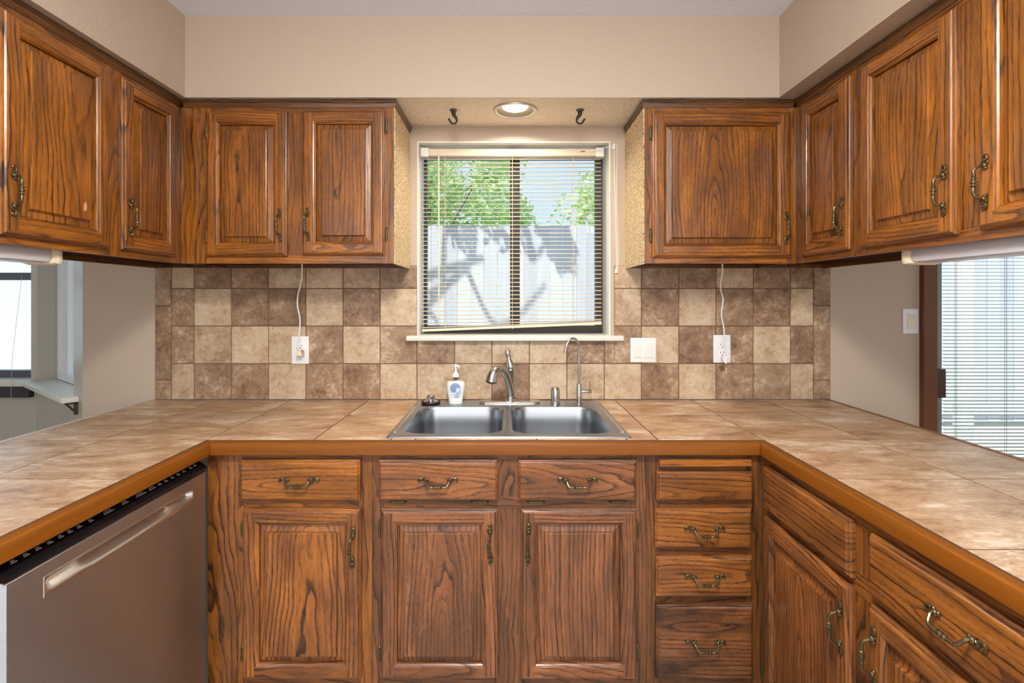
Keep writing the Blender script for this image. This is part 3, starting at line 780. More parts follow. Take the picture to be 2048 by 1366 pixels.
# under-cabinet lights
def tube_light(x, s, label):
    r = thing('under_cabinet_light', label, 'light fixture', (x, 1.41, UZ0), 0, 'under-cabinet light fixtures')
    m = MB(); m.cbox((-.045, -.8, -.034), (.045, -.032, .012), .016); m.build('diffuser', DIFF, r)
    m = MB(); m.cbox((-.049, -.034, -.038), (.049, -.001, .012), .015); m.build('end_cap', CREAMP, r)
    m = MB(); m.tube(smoothpath([(-s*.01, -.001, .008), (-s*.02, .03, .010), (-s*.03, .2, .011)], 5), .003, 6); m.build('cord', WHITEP, r)
tube_light(-1.262, -1, 'grey tube light with cream end cap under the left wall cabinets')
tube_light(1.128, 1, 'grey tube light with cream end cap under the right wall cabinets')

# --- base cabinets
BF = 1.548; BZ_T = .872
def base_body(root, L, z0=.10, depth=.575, kick=True):
    m = MB(); wd = W('z', 'quarter', .6, .2, .8)
    m.box((.001, .019, z0), (.017, depth, BZ_T), 0, wd); m.box((L-.017, .019, z0), (L-.001, depth, BZ_T), 0, wd)
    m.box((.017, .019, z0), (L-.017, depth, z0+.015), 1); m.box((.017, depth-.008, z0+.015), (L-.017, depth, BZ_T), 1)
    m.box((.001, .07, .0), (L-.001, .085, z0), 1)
    m.build('body', [OAK, DARKIN], root)
DRW0, DRW1, DOR0, DOR1 = .7335, .857, .200, .7105
# A: corner filler + drawer + door
ax0, ax1 = -.901, -.405
r = thing('base_cabinet', 'oak base cabinet with one drawer and one door beside the dishwasher', 'cabinet', (ax0, BF, 0))
L = ax1-ax0; base_body(r, L)
da, db = -.797-ax0, -.4385-ax0; oa, ob = -.790-ax0, -.436-ax0
face_frame(r, [(0, .092, .1, BZ_T, 'z'), (.092, da+.012, .1, BZ_T, 'z'), (db-.01, L, .1, BZ_T, 'z'), (da+.012, db-.01, .845, BZ_T, 'x'), (da+.012, db-.01, .700, .745, 'x'), (da+.012, db-.01, .1, .21, 'x')], .25, bright=.9)
drawer(r, da, DRW0, db-da, DRW1-DRW0, .15, bright=1.12)
door(r, oa, DOR0, ob-oa, DOR1-DOR0, .45, 'r', .597, 'l', (.645, .272), stain=.3, bright=1.12)
# B: sink base
bx0, bx1 = -.4045, .4205
r = thing('base_cabinet', 'oak sink base cabinet with two false drawers and two doors', 'cabinet', (bx0, BF, 0))
L = bx1-bx0; base_body(r, L)
p1, p2_, p3, p4 = -.383-bx0, -.0255-bx0, .0345-bx0, .390-bx0
q1, q2, q3, q4 = -.377-bx0, -.0268-bx0, .0432-bx0, .390-bx0
face_frame(r, [(0, p1+.012, .1, BZ_T, 'z'), (p2_-.01, p3+.01, .1, .706, 'z'), (p2_-.01, p3+.01, .742, .852, 'z'), (p4-.012, L, .1, BZ_T, 'z'), (p1+.012, p4-.012, .852, BZ_T, 'x'), (p1+.012, p4-.012, .706, .742, 'x'), (p1+.012, p2_-.01, .1, .21, 'x'), (p3+.01, p4-.012, .1, .21, 'x')], .9, bright=.74)
for a, b, h1, h2 in ((p1, p2_, 795, 959), (p3, p4, 1072, 1236)):
    o = drawer(r, a, DRW0, b-a, DRW1-DRW0, .85, bright=1.02)
    for h in (h1, h2): add_hinge(o, ((h-CX)*1.54/F_PX-bx0-a, 0, -.006), True)
door(r, q1, DOR0, q2-q1, DOR1-DOR0, 1, 'r', .609, 'l', (.645, .272), stain=.25, bright=1.0)
door(r, q3, DOR0, q4-q3, DOR1-DOR0, 1, 'l', .609, 'r', (.645, .272), stain=.35, bright=1.0, pstyle='quarter')
# C: drawer stack
cx0, cx1 = .421, .770
r = thing('base_cabinet', 'narrow oak base cabinet with stack of four drawers and pull-out board', 'cabinet', (cx0, BF, 0))
L = cx1-cx0; base_body(r, L)
c0, c1 = .448-cx0, .737-cx0
face_frame(r, [(0, c0+.012, .1, BZ_T, 'z'), (c1-.012, L, .1, BZ_T, 'z'), (c0+.012, c1-.012, .85, BZ_T, 'x'), (c0+.012, c1-.012, .815, .838, 'x'), (c0+.012, c1-.012, .70, .745, 'x'), (c0+.012, c1-.012, .56, .605, 'x'), (c0+.012, c1-.012, .415, .46, 'x'), (c0+.012, c1-.012, .1, .22, 'x')], .55, bright=.58)
m = MB(); wd = W('x', 'quarter', .2, 0, 1.2); m.box((.457-cx0, -.020, .8395), (.730-cx0, .02, .8585), 0, wd); o = m.build('cutting_board', OAK, r)
drawer(r, c0+.001, .7335, c1-c0, .087, .3, False, bright=1.0)
drawer(r, c0-.003, .592, c1-c0, .118, .35, stain=.1, bright=1.02)
drawer(r, c0-.001, .447, c1-c0, .121, .4, stain=.3, bright=1.0)
drawer(r, c0, .200, c1-c0+.001, .2235, .8, stain=1.0, bright=.85)
# right run: local x = BF - Y
RXF = .772
r = thing('base_cabinet', 'oak base cabinet with two drawers and two doors under the right counter', 'cabinet', (RXF, BF-.001, 0), -PI/2)
L = .95; base_body(r, L)
def bx_(Y): return BF-Y
fd = [(bx_(1.513), bx_(1.133)), (bx_(1.072), bx_(.65))]
face_frame(r, [(0, fd[0][0]+.012, .1, BZ_T, 'z'), (fd[0][1]-.012, fd[1][0]+.012, .1, .688, 'z'), (fd[0][1]-.012, fd[1][0]+.012, .735, .838, 'z'), (fd[1][1]-.012, L, .1, BZ_T, 'z'), (fd[0][0]+.012, fd[1][1]-.012, .838, BZ_T, 'x'), (fd[0][0]+.012, fd[1][1]-.012, .688, .735, 'x'), (fd[0][0]+.012, fd[0][1]-.012, .1, .21, 'x'), (fd[1][0]+.012, fd[1][1]-.012, .1, .21, 'x')], .35, bright=.9)
drawer(r, fd[0][0], DRW0-.012, fd[0][1]-fd[0][0], .127, .45, False, bright=.95)
drawer(r, fd[1][0], DRW0-.012, fd[1][1]-fd[1][0], .127, .3, bright=1.02, stain=.35)
door(r, fd[0][0]+.004, DOR0, fd[0][1]-fd[0][0]-.004, .50, .6, 'r', .598, 'l', (), bright=.98)
door(r, fd[1][0], DOR0, fd[1][1]-fd[1][0], .50, .45, 'l', .606, 'r', (), bright=.98)
# left peninsula end (beyond the dishwasher)
m = MB(); wd = W('z', 'flat', .2, .2, .9); m.box((-1.47, .60, 0), (-.901, .897, BZ_T), 0, wd)
tag(m.build('end_cabinet_panel', OAK), 'oak end panel at the lower left corner before the dishwasher', 'cabinet')

# ------------------------------------------------------------------ dishwasher (local x = Y - Y0, front = -y)
DY0, DXF = .902, -.885
r = thing('dishwasher', 'stainless steel dishwasher with black control strip under the left counter', 'dishwasher', (DXF, DY0, 0), PI/2)
DW = .613; m = MB()
hx0, hx1, hz0, hz1 = .078, .548, .765, .805; zt = .836; zb = .11
fr = lambda x, z, y=0: (x, y, z)
e = .006
def ring_quads(m, xa, xb, za, zb_, ya, xc, xd, zc, zd, yb_):
    a = [(xa, ya, za), (xb, ya, za), (xb, ya, zb_), (xa, ya, zb_)]; b = [(xc, yb_, zc), (xd, yb_, zc), (xd, yb_, zd), (xc, yb_, zd)]
    for i in range(4):
        j = (i+1) % 4; m.poly([a[i], a[j], b[j], b[i]])
ring_quads(m, 0, DW, zb, zt, .030, 0, DW, zb, zt, .006)
ring_quads(m, 0, DW, zb, zt, .006, e, DW-e, zb+e, zt-e, 0)
ring_quads(m, e, DW-e, zb+e, zt-e, 0, hx0, hx1, hz0, hz1, 0)
m.build('door_panel', DWSTEEL, r)
m = MB()
ring_quads(m, hx0, hx1, hz0, hz1, 0, hx0+.001, hx1-.001, hz0+.001, hz1-.001, -.0012)
ring_quads(m, hx0+.001, hx1-.001, hz0+.001, hz1-.001, -.0012, hx0+.004, hx1-.004, hz0+.004, hz1-.004, -.0004)
NX, NZ = 48, 10; pts = []; fs = []
for i in range(NX+1):
    u = i/NX; x = hx0+.004+u*(hx1-hx0-.008)
    c = max(0, 1-((u-.5)/.30)**4) if abs(u-.5) < .30 else 0
    edge_ = min(1, min(u, 1-u)/.02)
    dep = (.016+.020*c)*edge_
    for j in range(NZ+1):
        t = j/NZ; z = hz0+.004+t*(hz1-hz0-.008)
        prof = t/.75 if t < .75 else (1-t)/.25
        prof = prof*prof*(3-2*prof)
        pts.append((x, -.0004+dep*prof, z))
for i in range(NX):
    for j in range(NZ):
        a = i*(NZ+1)+j; fs.append((a, a+NZ+1, a+NZ+2, a+1))
m.mesh(pts, fs, smooth=True); m.build('handle_pocket', BRIGHT, r)
m = MB(); m.mesh([(0, -.003, zt+.0005), (DW, -.003, zt+.0005), (DW, .035, zt+.0005), (0, .035, zt+.0005), (0, -.001, zt+.008), (DW, -.001, zt+.008), (DW, .035, zt+.032), (0, .035, zt+.032)],
                 [(0, 3, 2, 1), (4, 5, 6, 7), (0, 1, 5, 4), (1, 2, 6, 5), (2, 3, 7, 6), (3, 0, 4, 7)])
cp = m.build('control_panel', BLACKG, r)
# printed key legends on the sloping top of the panel, each its own small print
def legend(rows):
    m = MB(); f2 = lambda xx, t: (xx, -.001+.036*t-.0002, zt+.008+.024*t+.0004)
    for x, w_, row in rows:
        t0 = .18+row*.16; t1 = t0+.055; m.poly([f2(x, t0), f2(x+w_, t0), f2(x+w_, t1), f2(x, t1)])
    m.build('key_legend', MARK, cp)
for x in (.03, .055, .08, .105, .13, .152, .175, .205): legend([(x, .012, 1.6), (x+.002, .008, 2.2)])
for x, w_ in ((.245, .03), (.30, .02), (.345, .035), (.39, .025)): legend([(x, w_, 1.5), (x+.004, w_*.7, 2.2)])
for x in (.425, .45, .475, .5, .525, .555, .575): legend([(x, .013, 1.5), (x+.002, .009, 2.1)])
m = MB(); m.box((.002, .03, .11), (DW-.002, .56, .862)); m.box((.01, .06, 0), (DW-.01, .5, .11)); m.build('body', DARKSLOT, r)

# ------------------------------------------------------------------ countertop
CT = .9145; CB = .875; CE_L, CE_R, CFY = -.879, .752, 1.521; COL, COR = -1.49, 1.352; CYN = .55; tw = .022
SKX0, SKX1, SKY0, SKY1 = -.369, .383, 1.56, 2.128
ct = thing('countertop', 'U-shaped tan stone-look tile countertop with orange wood front edge', 'countertop', (0, 0, CB))
m = MB()
ix0, ix1, iy = CE_L-.0, CE_R+.0, CFY+.0      # inner line of the wood nosing
tx0, tx1, ty = CE_L-tw, CE_R+tw, CFY+tw      # tile starts behind the nosing
xs = [COL, -1.219, tx0, -.580, -.275, .092, .456, tx1, 1.081, COR]
ys = [CYN, .866, 1.207, ty, 1.886, YB-.008]
h0 = .0
def ctile(x0, x1, y0, y1):
    o = (random.uniform(0, 40), random.uniform(0, 40), random.uniform(0, 40)); g = .0023; c = .0005
    if x1-x0 < .004 or y1-y0 < .004: return
    x0 += g; x1 -= g; y0 += g; y1 -= g; zt_ = CT-CB; zb_ = zt_-.009
    m.mesh([(x0, y0, zb_), (x1, y0, zb_), (x1, y1, zb_), (x0, y1, zb_), (x0, y0, zt_-c), (x1, y0, zt_-c), (x1, y1, zt_-c), (x0, y1, zt_-c), (x0+c, y0+c, zt_), (x1-c, y0+c, zt_), (x1-c, y1-c, zt_), (x0+c, y1-c, zt_)],
           [(0, 1, 5, 4), (1, 2, 6, 5), (2, 3, 7, 6), (3, 0, 4, 7), (4, 5, 9, 8), (5, 6, 10, 9), (6, 7, 11, 10), (7, 4, 8, 11), (8, 9, 10, 11)], 0, off=o)
hx = (SKX0+.02, SKX1-.02); hy = (SKY0+.02, SKY1-.02)
def cut(x0, x1, y0, y1):
    """tile minus the sink opening; pieces of one tile"""
    if x1 <= hx[0] or x0 >= hx[1] or y1 <= hy[0] or y0 >= hy[1]: ctile(x0, x1, y0, y1); return
    if x0 < hx[0]: ctile(x0, hx[0], y0, y1); x0 = hx[0]
    if x1 > hx[1]: ctile(hx[1], x1, y0, y1); x1 = hx[1]
    if y0 < hy[0]: ctile(x0, x1, y0, hy[0]); y0 = hy[0]
    if y1 > hy[1]: ctile(x0, x1, hy[1], y1)
for i in range(len(xs)-1):
    for j in range(len(ys)-1):
        x0, x1, y0, y1 = xs[i], xs[i+1], ys[j], ys[j+1]
        if x0 >= tx0-.001 and x1 <= tx1+.001 and y0 < ty-.01: continue
        cut(x0, x1, y0, y1)
m.build('tile_surface', COUNTER, ct)
m = MB(); zt_ = CT-CB-.0012
for a, b in [((COL, CYN), (tx0, YB-.008)), ((tx1, CYN), (COR, YB-.008)), ((tx0, ty), (hx[0], YB-.008)), ((hx[1], ty), (tx1, YB-.008)), ((hx[0], ty), (hx[1], hy[0])), ((hx[0], hy[1]), (hx[1], YB-.008))]:
    m.box((a[0], a[1], .0), (b[0], b[1], zt_))
m.build('grout_bed', CGROUT, ct)
def nosing(name, pts):
    """wood edge following pts (inner line, plan), mitred, front on the left-hand side"""
    m = MB(); hgt = .911-CB; pr = [(0.0, 0), (0.0, hgt-.005), (.002, hgt-.0015), (.005, hgt), (tw, hgt), (tw, 0)]
    return m, pr
def seg(pa, pb, na, nb, axis):
    m, pr = nosing('', None); wd = W(axis, 'quarter'); n = len(pr)
    pts = [(pa[0]+na[0]*o, pa[1]+na[1]*o, h) for o, h in pr]+[(pb[0]+nb[0]*o, pb[1]+nb[1]*o, h) for o, h in pr]
    m.mesh(pts, [(k, (k+1) % n, n+(k+1) % n, n+k) for k in range(n)]+[tuple(reversed(range(n))), tuple(range(n, 2*n))], 0, wd)
    m.build('wood_edge', EDGE, ct)
g = .0006
seg((CE_L, CYN), (CE_L, CFY-g), (-1, 0), (-1, 1), 'y')
seg((CE_L+g, CFY), (CE_R-g, CFY), (-1, 1), (1, 1), 'x')
seg((CE_R, CFY-g), (CE_R, CYN), (1, 1), (1, 0), 'y')
m = MB(); m.box((COL-.012, CYN, .0), (COL, YB-.001, CT-CB+.002), 0, W('y', 'quarter')); m.build('outer_edge_trim', plain('pale_trim', srgb(206, 190, 172), .4), ct)
m = MB(); m.box((COR, CYN, .0), (COR+.012, YB-.001, CT-CB+.002), 0, W('y', 'quarter')); m.build('outer_edge_trim', plain('brown_edge_trim', srgb(136, 92, 64), .4), ct)

# ------------------------------------------------------------------ sink
sk = thing('sink', 'double-bowl stainless steel drop-in sink below the window', 'sink', (.007, 1.84, CT))
skx = lambda x: x-.007
def rrect(x0, x1, y0, y1, r_, n=6):
    pts = []
    for cx, cy, a0 in ((x1-r_, y1-r_, 0), (x0+r_, y1-r_, PI/2), (x0+r_, y0+r_, PI), (x1-r_, y0+r_, 1.5*PI)):
        for k in range(n+1):
            a = a0+PI/2*k/n; pts.append((cx+r_*math.cos(a), cy+r_*math.sin(a)))
    return pts
bowls = [(-.336, -.006), (.012, .344)]; by0, by1 = 1.600, 2.006
bm = bmesh.new(); zz = .004
def loop(pts, z): return [bm.verts.new((p[0]-.007, p[1]-1.84, z)) for p in pts]
def bridge(a, b):
    n = len(a)
    for k in range(n):
        f = bm.faces.new((a[k], a[(k+1) % n], b[(k+1) % n], b[k])); f.smooth = True
outer = [loop(rrect(SKX0-i*.0, SKX1, SKY0, SKY1, .012), -.0005) for i in range(1)][0]
o2 = loop(rrect(SKX0+.002, SKX1-.002, SKY0+.002, SKY1-.002, .012), .004)
o3 = loop(rrect(SKX0+.012, SKX1-.012, SKY0+.010, SKY1-.010, .012), .0055)
o4 = loop(rrect(SKX0+.018, SKX1-.018, SKY0+.016, SKY1-.014, .012), .004)
bridge(outer, o2); bridge(o2, o3); bridge(o3, o4)
edges = []
def ledges(l): return [bm.edges.get((l[k], l[(k+1) % len(l)])) or bm.edges.new((l[k], l[(k+1) % len(l)])) for k in range(len(l))]
edges += ledges(o4)
for x0, x1 in bowls:
    prev = None
    for ins, z, rr in ((0, .004, .07), (.004, .002, .068), (.008, -.006, .066), (.012, -.06, .064), (.018, -.13, .062), (.03, -.158, .06), (.055, -.17, .05), (.13, -.174, .03)):
        l = loop(rrect(x0+ins, x1-ins, by0+ins*.9, by1-ins*.9, max(.01, rr), 8), z)
        if prev is None: edges += ledges(l)
        else: bridge(prev, l)
        prev = l
    f = bm.faces.new(prev); f.smooth = True
res = bmesh.ops.triangle_fill(bm, edges=edges, use_beauty=True, normal=(0, 0, 1))
bmesh.ops.recalc_face_normals(bm, faces=bm.faces[:])
me = bpy.data.meshes.new('basin'); bm.to_mesh(me); bm.free(); me.materials.append(STEEL)
try: me.set_sharp_from_angle(angle=math.radians(35))
except Exception: pass
o = bpy.data.objects.new('basin', me); C.objects.link(o); o.parent = sk
for x0, x1 in bowls:
    m = MB(); m.lathe([(.056, .0005), (.054, .003), (.040, .002), (.038, -.0005), (.001, -.001)], ((x0+x1)/2-.007, -.02, -.1735), 28, cap=False); m.build('drain', BRIGHT, sk)
for x in (-.352, .366):
    m = MB(); m.cbox((x-.004-.007, -.225, .0035), (x+.004-.007, .16, .0055), .0009); m.build('rim_ridge', BRIGHT, sk)

# faucet
ZK = CT+.0045
r = thing('faucet', 'brushed nickel pull-out kitchen faucet behind the sink', 'faucet', (.013, 2.072, ZK))
m = MB(); sh = rrect(-.122, .122, -.028, .028, .0275, 8); n = len(sh)
m.mesh([(x, y, 0) for x, y in sh]+[(x, y, .006) for x, y in sh]+[(x*.97, y*.88, .010) for x, y in sh], [(k, (k+1) % n, n+(k+1) % n, n+k) for k in range(n)]+[(n+k, n+(k+1) % n, 2*n+(k+1) % n, 2*n+k) for k in range(n)]+[tuple(range(2*n, 3*n))], smooth=True)
m.build('deck_plate', NICKEL, r)
m = MB(); m.lathe([(.026, .009), (.026, .014), (.022, .018), (.0235, .026), (.020, .030), (.0165, .05), (.0165, .128), (.0175, .130), (.0175, .136), (.0165, .138)], (.003, 0, 0), 28); m.build('body', NICKEL, r)
m = MB(); pth = [(.003, 0, .138), (.003, 0, .146), (.002, .0, .155), (-.001, .001, .168), (-.004, .002, .180), (-.0065, .003, .192), (-.008, .003, .203), (-.009, .003, .211), (-.009, .003, .214)]
m.tube(pth, [.0165, .0178, .0165, .0118, .0092, .0108, .0130, .0100, .003], 18); m.build('lever', NICKEL, r)
m = MB(); pth = smoothpath([(.003, -.004, .03), (.001, -.025, .06), (-.008, -.055, .10), (-.018, -.082, .130), (-.030, -.102, .148), (-.044, -.118, .154), (-.056, -.130, .150)], 5)
m.tube(pth, [.0155-.003*i/(len(pth)-1) if i < len(pth)*.6 else .0135 for i in range(len(pth))], 18); m.build('spout', NICKEL, r)
m = MB(); pth = smoothpath([(-.040, -.114, .1535), (-.052, -.128, .151), (-.061, -.138, .141), (-.067, -.144, .124), (-.070, -.147, .108)], 4)
m.tube(pth, [.0140+.0085*i/(len(pth)-1) for i in range(len(pth))], 18); m.tube([(-.070, -.147, .109), (-.0704, -.1474, .105)], [.0205, .020], 18, 1); m.tube([(-.0704, -.1474, .105), (-.0708, -.1478, .101)], [.014, .013], 14)
m.build('spray_head', [NICKEL, RUBBER], r)
m = MB(); m.lathe([(.0215, 0), (.0215, .004), (.0185, .006), (.0180, .052), (.0165, .060), (.010, .0655), (.001, .067)], (0, 0, 0), 26); o = m.build('air_gap_cap', NICKEL, None, (.197, 2.07, ZK))
tag(o, 'short brushed nickel air gap cap between the two faucets', 'faucet cap')
r = thing('filter_faucet', 'thin gooseneck drinking water faucet right of the main faucet', 'faucet', (.292, 2.068, ZK))
m = MB(); m.lathe([(.018, 0), (.018, .003), (.011, .005), (.0105, .075), (.0095, .078)], (0, 0, 0), 22); m.build('body', NICKEL, r)
m = MB(); pth = smoothpath([(0, 0, .076), (0, 0, .14), (0, -.0, .205), (-.002, -.002, .235), (-.012, -.008, .256), (-.028, -.016, .262), (-.043, -.024, .254), (-.053, -.030, .235), (-.060, -.034, .208)], 6)
m.tube(pth, .0046, 12); m.tube([pth[-1]+Vector((.0005, 0, .003)), pth[-1]+Vector((-.0014, -.001, -.004))], .0054, 12); m.build('gooseneck', NICKEL, r)
m = MB(); m.lathe([(.0075, .009), (.0075, .048), (.0068, .05)], (0, 0, .048), 16, axis='x'); m.tube([(.042, 0, .054), (.042, 0, .086)], .0022, 8); m.build('lever', NICKEL, r)

# sink stopper and soap bottle
r = thing('sink_stopper', 'black rubber sink stopper with metal knob on left sink ledge', 'stopper', (-.304, 2.062, ZK))
m = MB(); m.lathe([(.030, 0), (.037, .003), (.039, .008), (.036, .011), (.030, .0105)], (0, 0, 0), 28); m.build('rubber_disc', RUBBER, r)
m = MB(); m.lathe([(.030, .0105), (.024, .0125), (.012, .0135), (.0115, .018), (.0165, .020), (.0168, .032), (.015, .034), (.001, .0345)], (0, 0, 0), 26); m.build('metal_knob', NICKEL, r)
r = thing('soap_bottle', 'clear pump bottle of white hand soap with blue label', 'soap dispenser', (-.2045, 2.066, ZK))
bp = [(.026, 0), (.0275, .003), (.0283, .012), (.0295, .026), (.033, .038), (.0352, .055), (.0362, .072), (.0358, .082), (.034, .087), (.022, .0915)]
m = MB(); m.lathe(bp, (0, 0, 0), 32, sy=.62); m.build('bottle', SOAPM, r)
m = MB(); m.lathe([(.022, .0915), (.016, .096), (.0135, .100), (.0125, .108)], (0, 0, 0), 24, sy=.8, cap=False); m.tube([(0, 0, .09), (0, 0, .112)], .005, 10); m.build('neck', CLEARP, r)
m = MB(); m.lathe([(.0145, .107), (.0142, .112), (.010, .120), (.006, .126), (.0045, .128), (.0042, .144), (.006, .146), (.0062, .156), (.003, .158)], (0, 0, 0), 20)
m.tube([(0, 0, .152), (.009, -.004, .151), (.016, -.006, .145)], [.0042, .0036, .003], 10); m.build('pump', NT('pump_white').set(color=srgb(226, 232, 240), rough=.25).m, r)
def bot_y(u, z):
    for (r0, z0), (r1, z1) in zip(bp[:-1], bp[1:]):
        if z0 <= z <= z1 and z1 > z0:
            rr = r0+(r1-r0)*(z-z0)/(z1-z0); break
    else: rr = .03
    return -.62*math.sqrt(max(1e-6, rr*rr-u*u))
def decal(m, pts, off, mat=0):
    m.poly([(u, bot_y(u, z)-off, z) for u, z in pts], mat)
def strip(m, u0, u1, z0, z1, off, mat=0, n=6):
    for k in range(n):
        a, b = u0+(u1-u0)*k/n, u0+(u1-u0)*(k+1)/n; decal(m, [(a, z0), (b, z0), (b, z1), (a, z1)], off, mat)
m = MB()
for k in range(16):
    z0 = .022+k*.0036; h = abs((z0-.052)/.033); wd_ = .027*math.sqrt(max(.02, 1-h*h*.95)); strip(m, -wd_+.003, wd_, z0, z0+.0036, .0005, 0)
for k in range(9):
    z0 = .0845-k*.0042; wd_ = .021*math.sqrt(max(.05, 1-((z0-.066)/.021)**2)); strip(m, -wd_+.001, (wd_ if k < 5 else .004), z0-.0034, z0, .0009, 1)
for k in range(3): strip(m, .005, .016, .047-k*.004, .0490-k*.004, .0009, 1)
strip(m, -.010, .014, .0375, .0392, .0009, 1)
for k, w_ in enumerate((.002, .001, .0025, .001, .002, .0012, .002)): strip(m, -.003+k*.0028, -.003+k*.0028+w_, .025, .0345, .0009, 1, 1)
for k in range(3): strip(m, .018, .0215, .040+k*.008, .045+k*.008, .0009, 1, 2)
m.build('label', [LABELP, BLUEP], r)

# ------------------------------------------------------------------ outlets, switches, cords
PY = YB-.0088
def plate_root(name, label, cat, px, py, y, group=None):
    return thing(name, label, cat, ((px-CX)*y/F_PX, y, CAM_Z+(CY-py)*y/F_PX), 0, group)
def outlet(px, py, label):
    r = plate_root('wall_outlet', label, 'outlet', px, py, PY, None)
    m = MB(); m.cbox((-.036, -.005, -.058), (.036, .0, .058), .002); m.build('cover_plate', WHITEP, r)
    for s in (1, -1):
        m = MB(); m.cbox((-.0165, -.0072, s*.017-.0155), (.0165, -.0045, s*.017+.0155), .0012, 0)
        for x, h in ((-.0065, .004), (.0065, .0034)): m.box((x-.001, -.0075, s*.017+.002-h), (x+.001, -.0068, s*.017+.002+h), 1)
        m.lathe([(.0022, -.0075), (.0022, -.0068)], (0, 0, s*.017-.0085), 10, 1, axis='y'); m.build('receptacle', [WHITEP, DARKSLOT], r)
    return r
outlet(601.5, 700, 'white wall outlet with a plug in it, left of the sink')
outlet(1443, 697.5, 'white wall outlet right of the sink with plug hanging over it')
def cordthing(label, pts, plug):
    r = thing('power_cord', label, 'cord', tuple(pts[-1])); o0 = Vector(pts[-1])
    m = MB(); m.tube([p-o0 for p in smoothpath(pts, 8)], .0028, 8); m.build('cord', WHITEP, r)
    return r
def wp(px, py, y): return P(px, py, y)
r = cordthing('white cord hanging from left wall cabinet into the wall outlet', [wp(604, 516, 1.93), wp(604, 532, 2.03), wp(603, 560, 2.10), wp(596, 590, 2.125), wp(595, 612, 2.13), wp(600, 640, 2.13), wp(598, 672, 2.13), wp(596, 690, 2.128), wp(600, 704, 2.122)], None)
m = MB(); m.cbox((-.010, -.012, -.016), (.012, .018, .006), .003); m.tube([(.004, -.004, .002), (.016, -.008, .006), (.018, -.002, -.004)], .0026, 8); m.build('plug', CREAMP, r)
m = MB(); m.tube(smoothpath([(.008, -.013, .004), (.014, -.014, .009), (.017, -.012, .002), (.010, -.014, -.004)], 4), .0016, 6); m.build('brass_twist_tie', plain('twist_tie', srgb(170, 130, 60), .4, .5), r)
r = cordthing('white cord hanging from right wall cabinet with loose plug over outlet', [wp(1443, 518, 1.95), wp(1445, 540, 2.06), wp(1441, 575, 2.115), wp(1446, 600, 2.125), wp(1443, 630, 2.125), wp(1448, 660, 2.13), wp(1449, 690, 2.13), wp(1450, 712, 2.128)], None)
m = MB(); m.mesh([(-.010, -.006, -.022), (.004, -.006, -.034), (.004, .008, -.034), (-.010, .008, -.022), (-.014, -.006, -.004), (.006, -.006, .002), (.006, .008, .002), (-.014, .008, -.004)], [(0, 3, 2, 1), (4, 5, 6, 7), (0, 1, 5, 4), (1, 2, 6, 5), (2, 3, 7, 6), (3, 0, 4, 7)])
m.build('plug', WHITEP, r)
r = plate_root('light_switch', 'white double rocker switch plate on the tiles right of the sink', 'light switch', 1286, 700, PY)
m = MB(); m.cbox((-.0535, -.005, -.051), (.0535, 0, .051), .002)
for x in (-.023, .023):
    for z in (-.044, .044): m.lathe([(.0028, -.0062), (.0028, -.004)], (x, 0, z), 10, 0, axis='y')
m.build('cover_plate', WHITEP, r)
for x in (-.023, .023):
    m = MB(); m.mesh([(x-.0165, -.0052, -.031), (x+.0165, -.0052, -.031), (x+.0165, -.0052, .031), (x-.0165, -.0052, .031), (x-.0155, -.0095, -.030), (x+.0155, -.0095, -.030), (x+.0155, -.0060, .030), (x-.0155, -.0060, .030), (x-.0155, -.0070, 0), (x+.0155, -.0070, 0)],
                     [(0, 1, 5, 4), (4, 5, 9, 8), (8, 9, 6, 7), (7, 6, 2, 3), (1, 2, 6, 9, 5), (0, 4, 8, 7, 3)]); m.build('rocker', SILLP, r)
r = plate_root('light_switch', 'white single rocker switch on the beige wall by the patio door', 'light switch', 1820, 642.5, YB)
m = MB(); m.cbox((-.033, -.005, -.052), (.033, 0, .052), .002)
for z in (-.045, .045): m.lathe([(.0028, -.0062), (.0028, -.004)], (0, 0, z), 10, 0, axis='y')
m.build('cover_plate', WHITEP, r)
m = MB(); m.mesh([(-.0165, -.0052, -.031), (.0165, -.0052, -.031), (.0165, -.0052, .031), (-.0165, -.0052, .031), (-.0155, -.0095, -.030), (.0155, -.0095, -.030), (.0155, -.0060, .030), (-.0155, -.0060, .030), (-.0155, -.0070, 0), (.0155, -.0070, 0)],
                 [(0, 1, 5, 4), (4, 5, 9, 8), (8, 9, 6, 7), (7, 6, 2, 3), (1, 2, 6, 9, 5), (0, 4, 8, 7, 3)]); m.build('rocker', CREAMP, r)

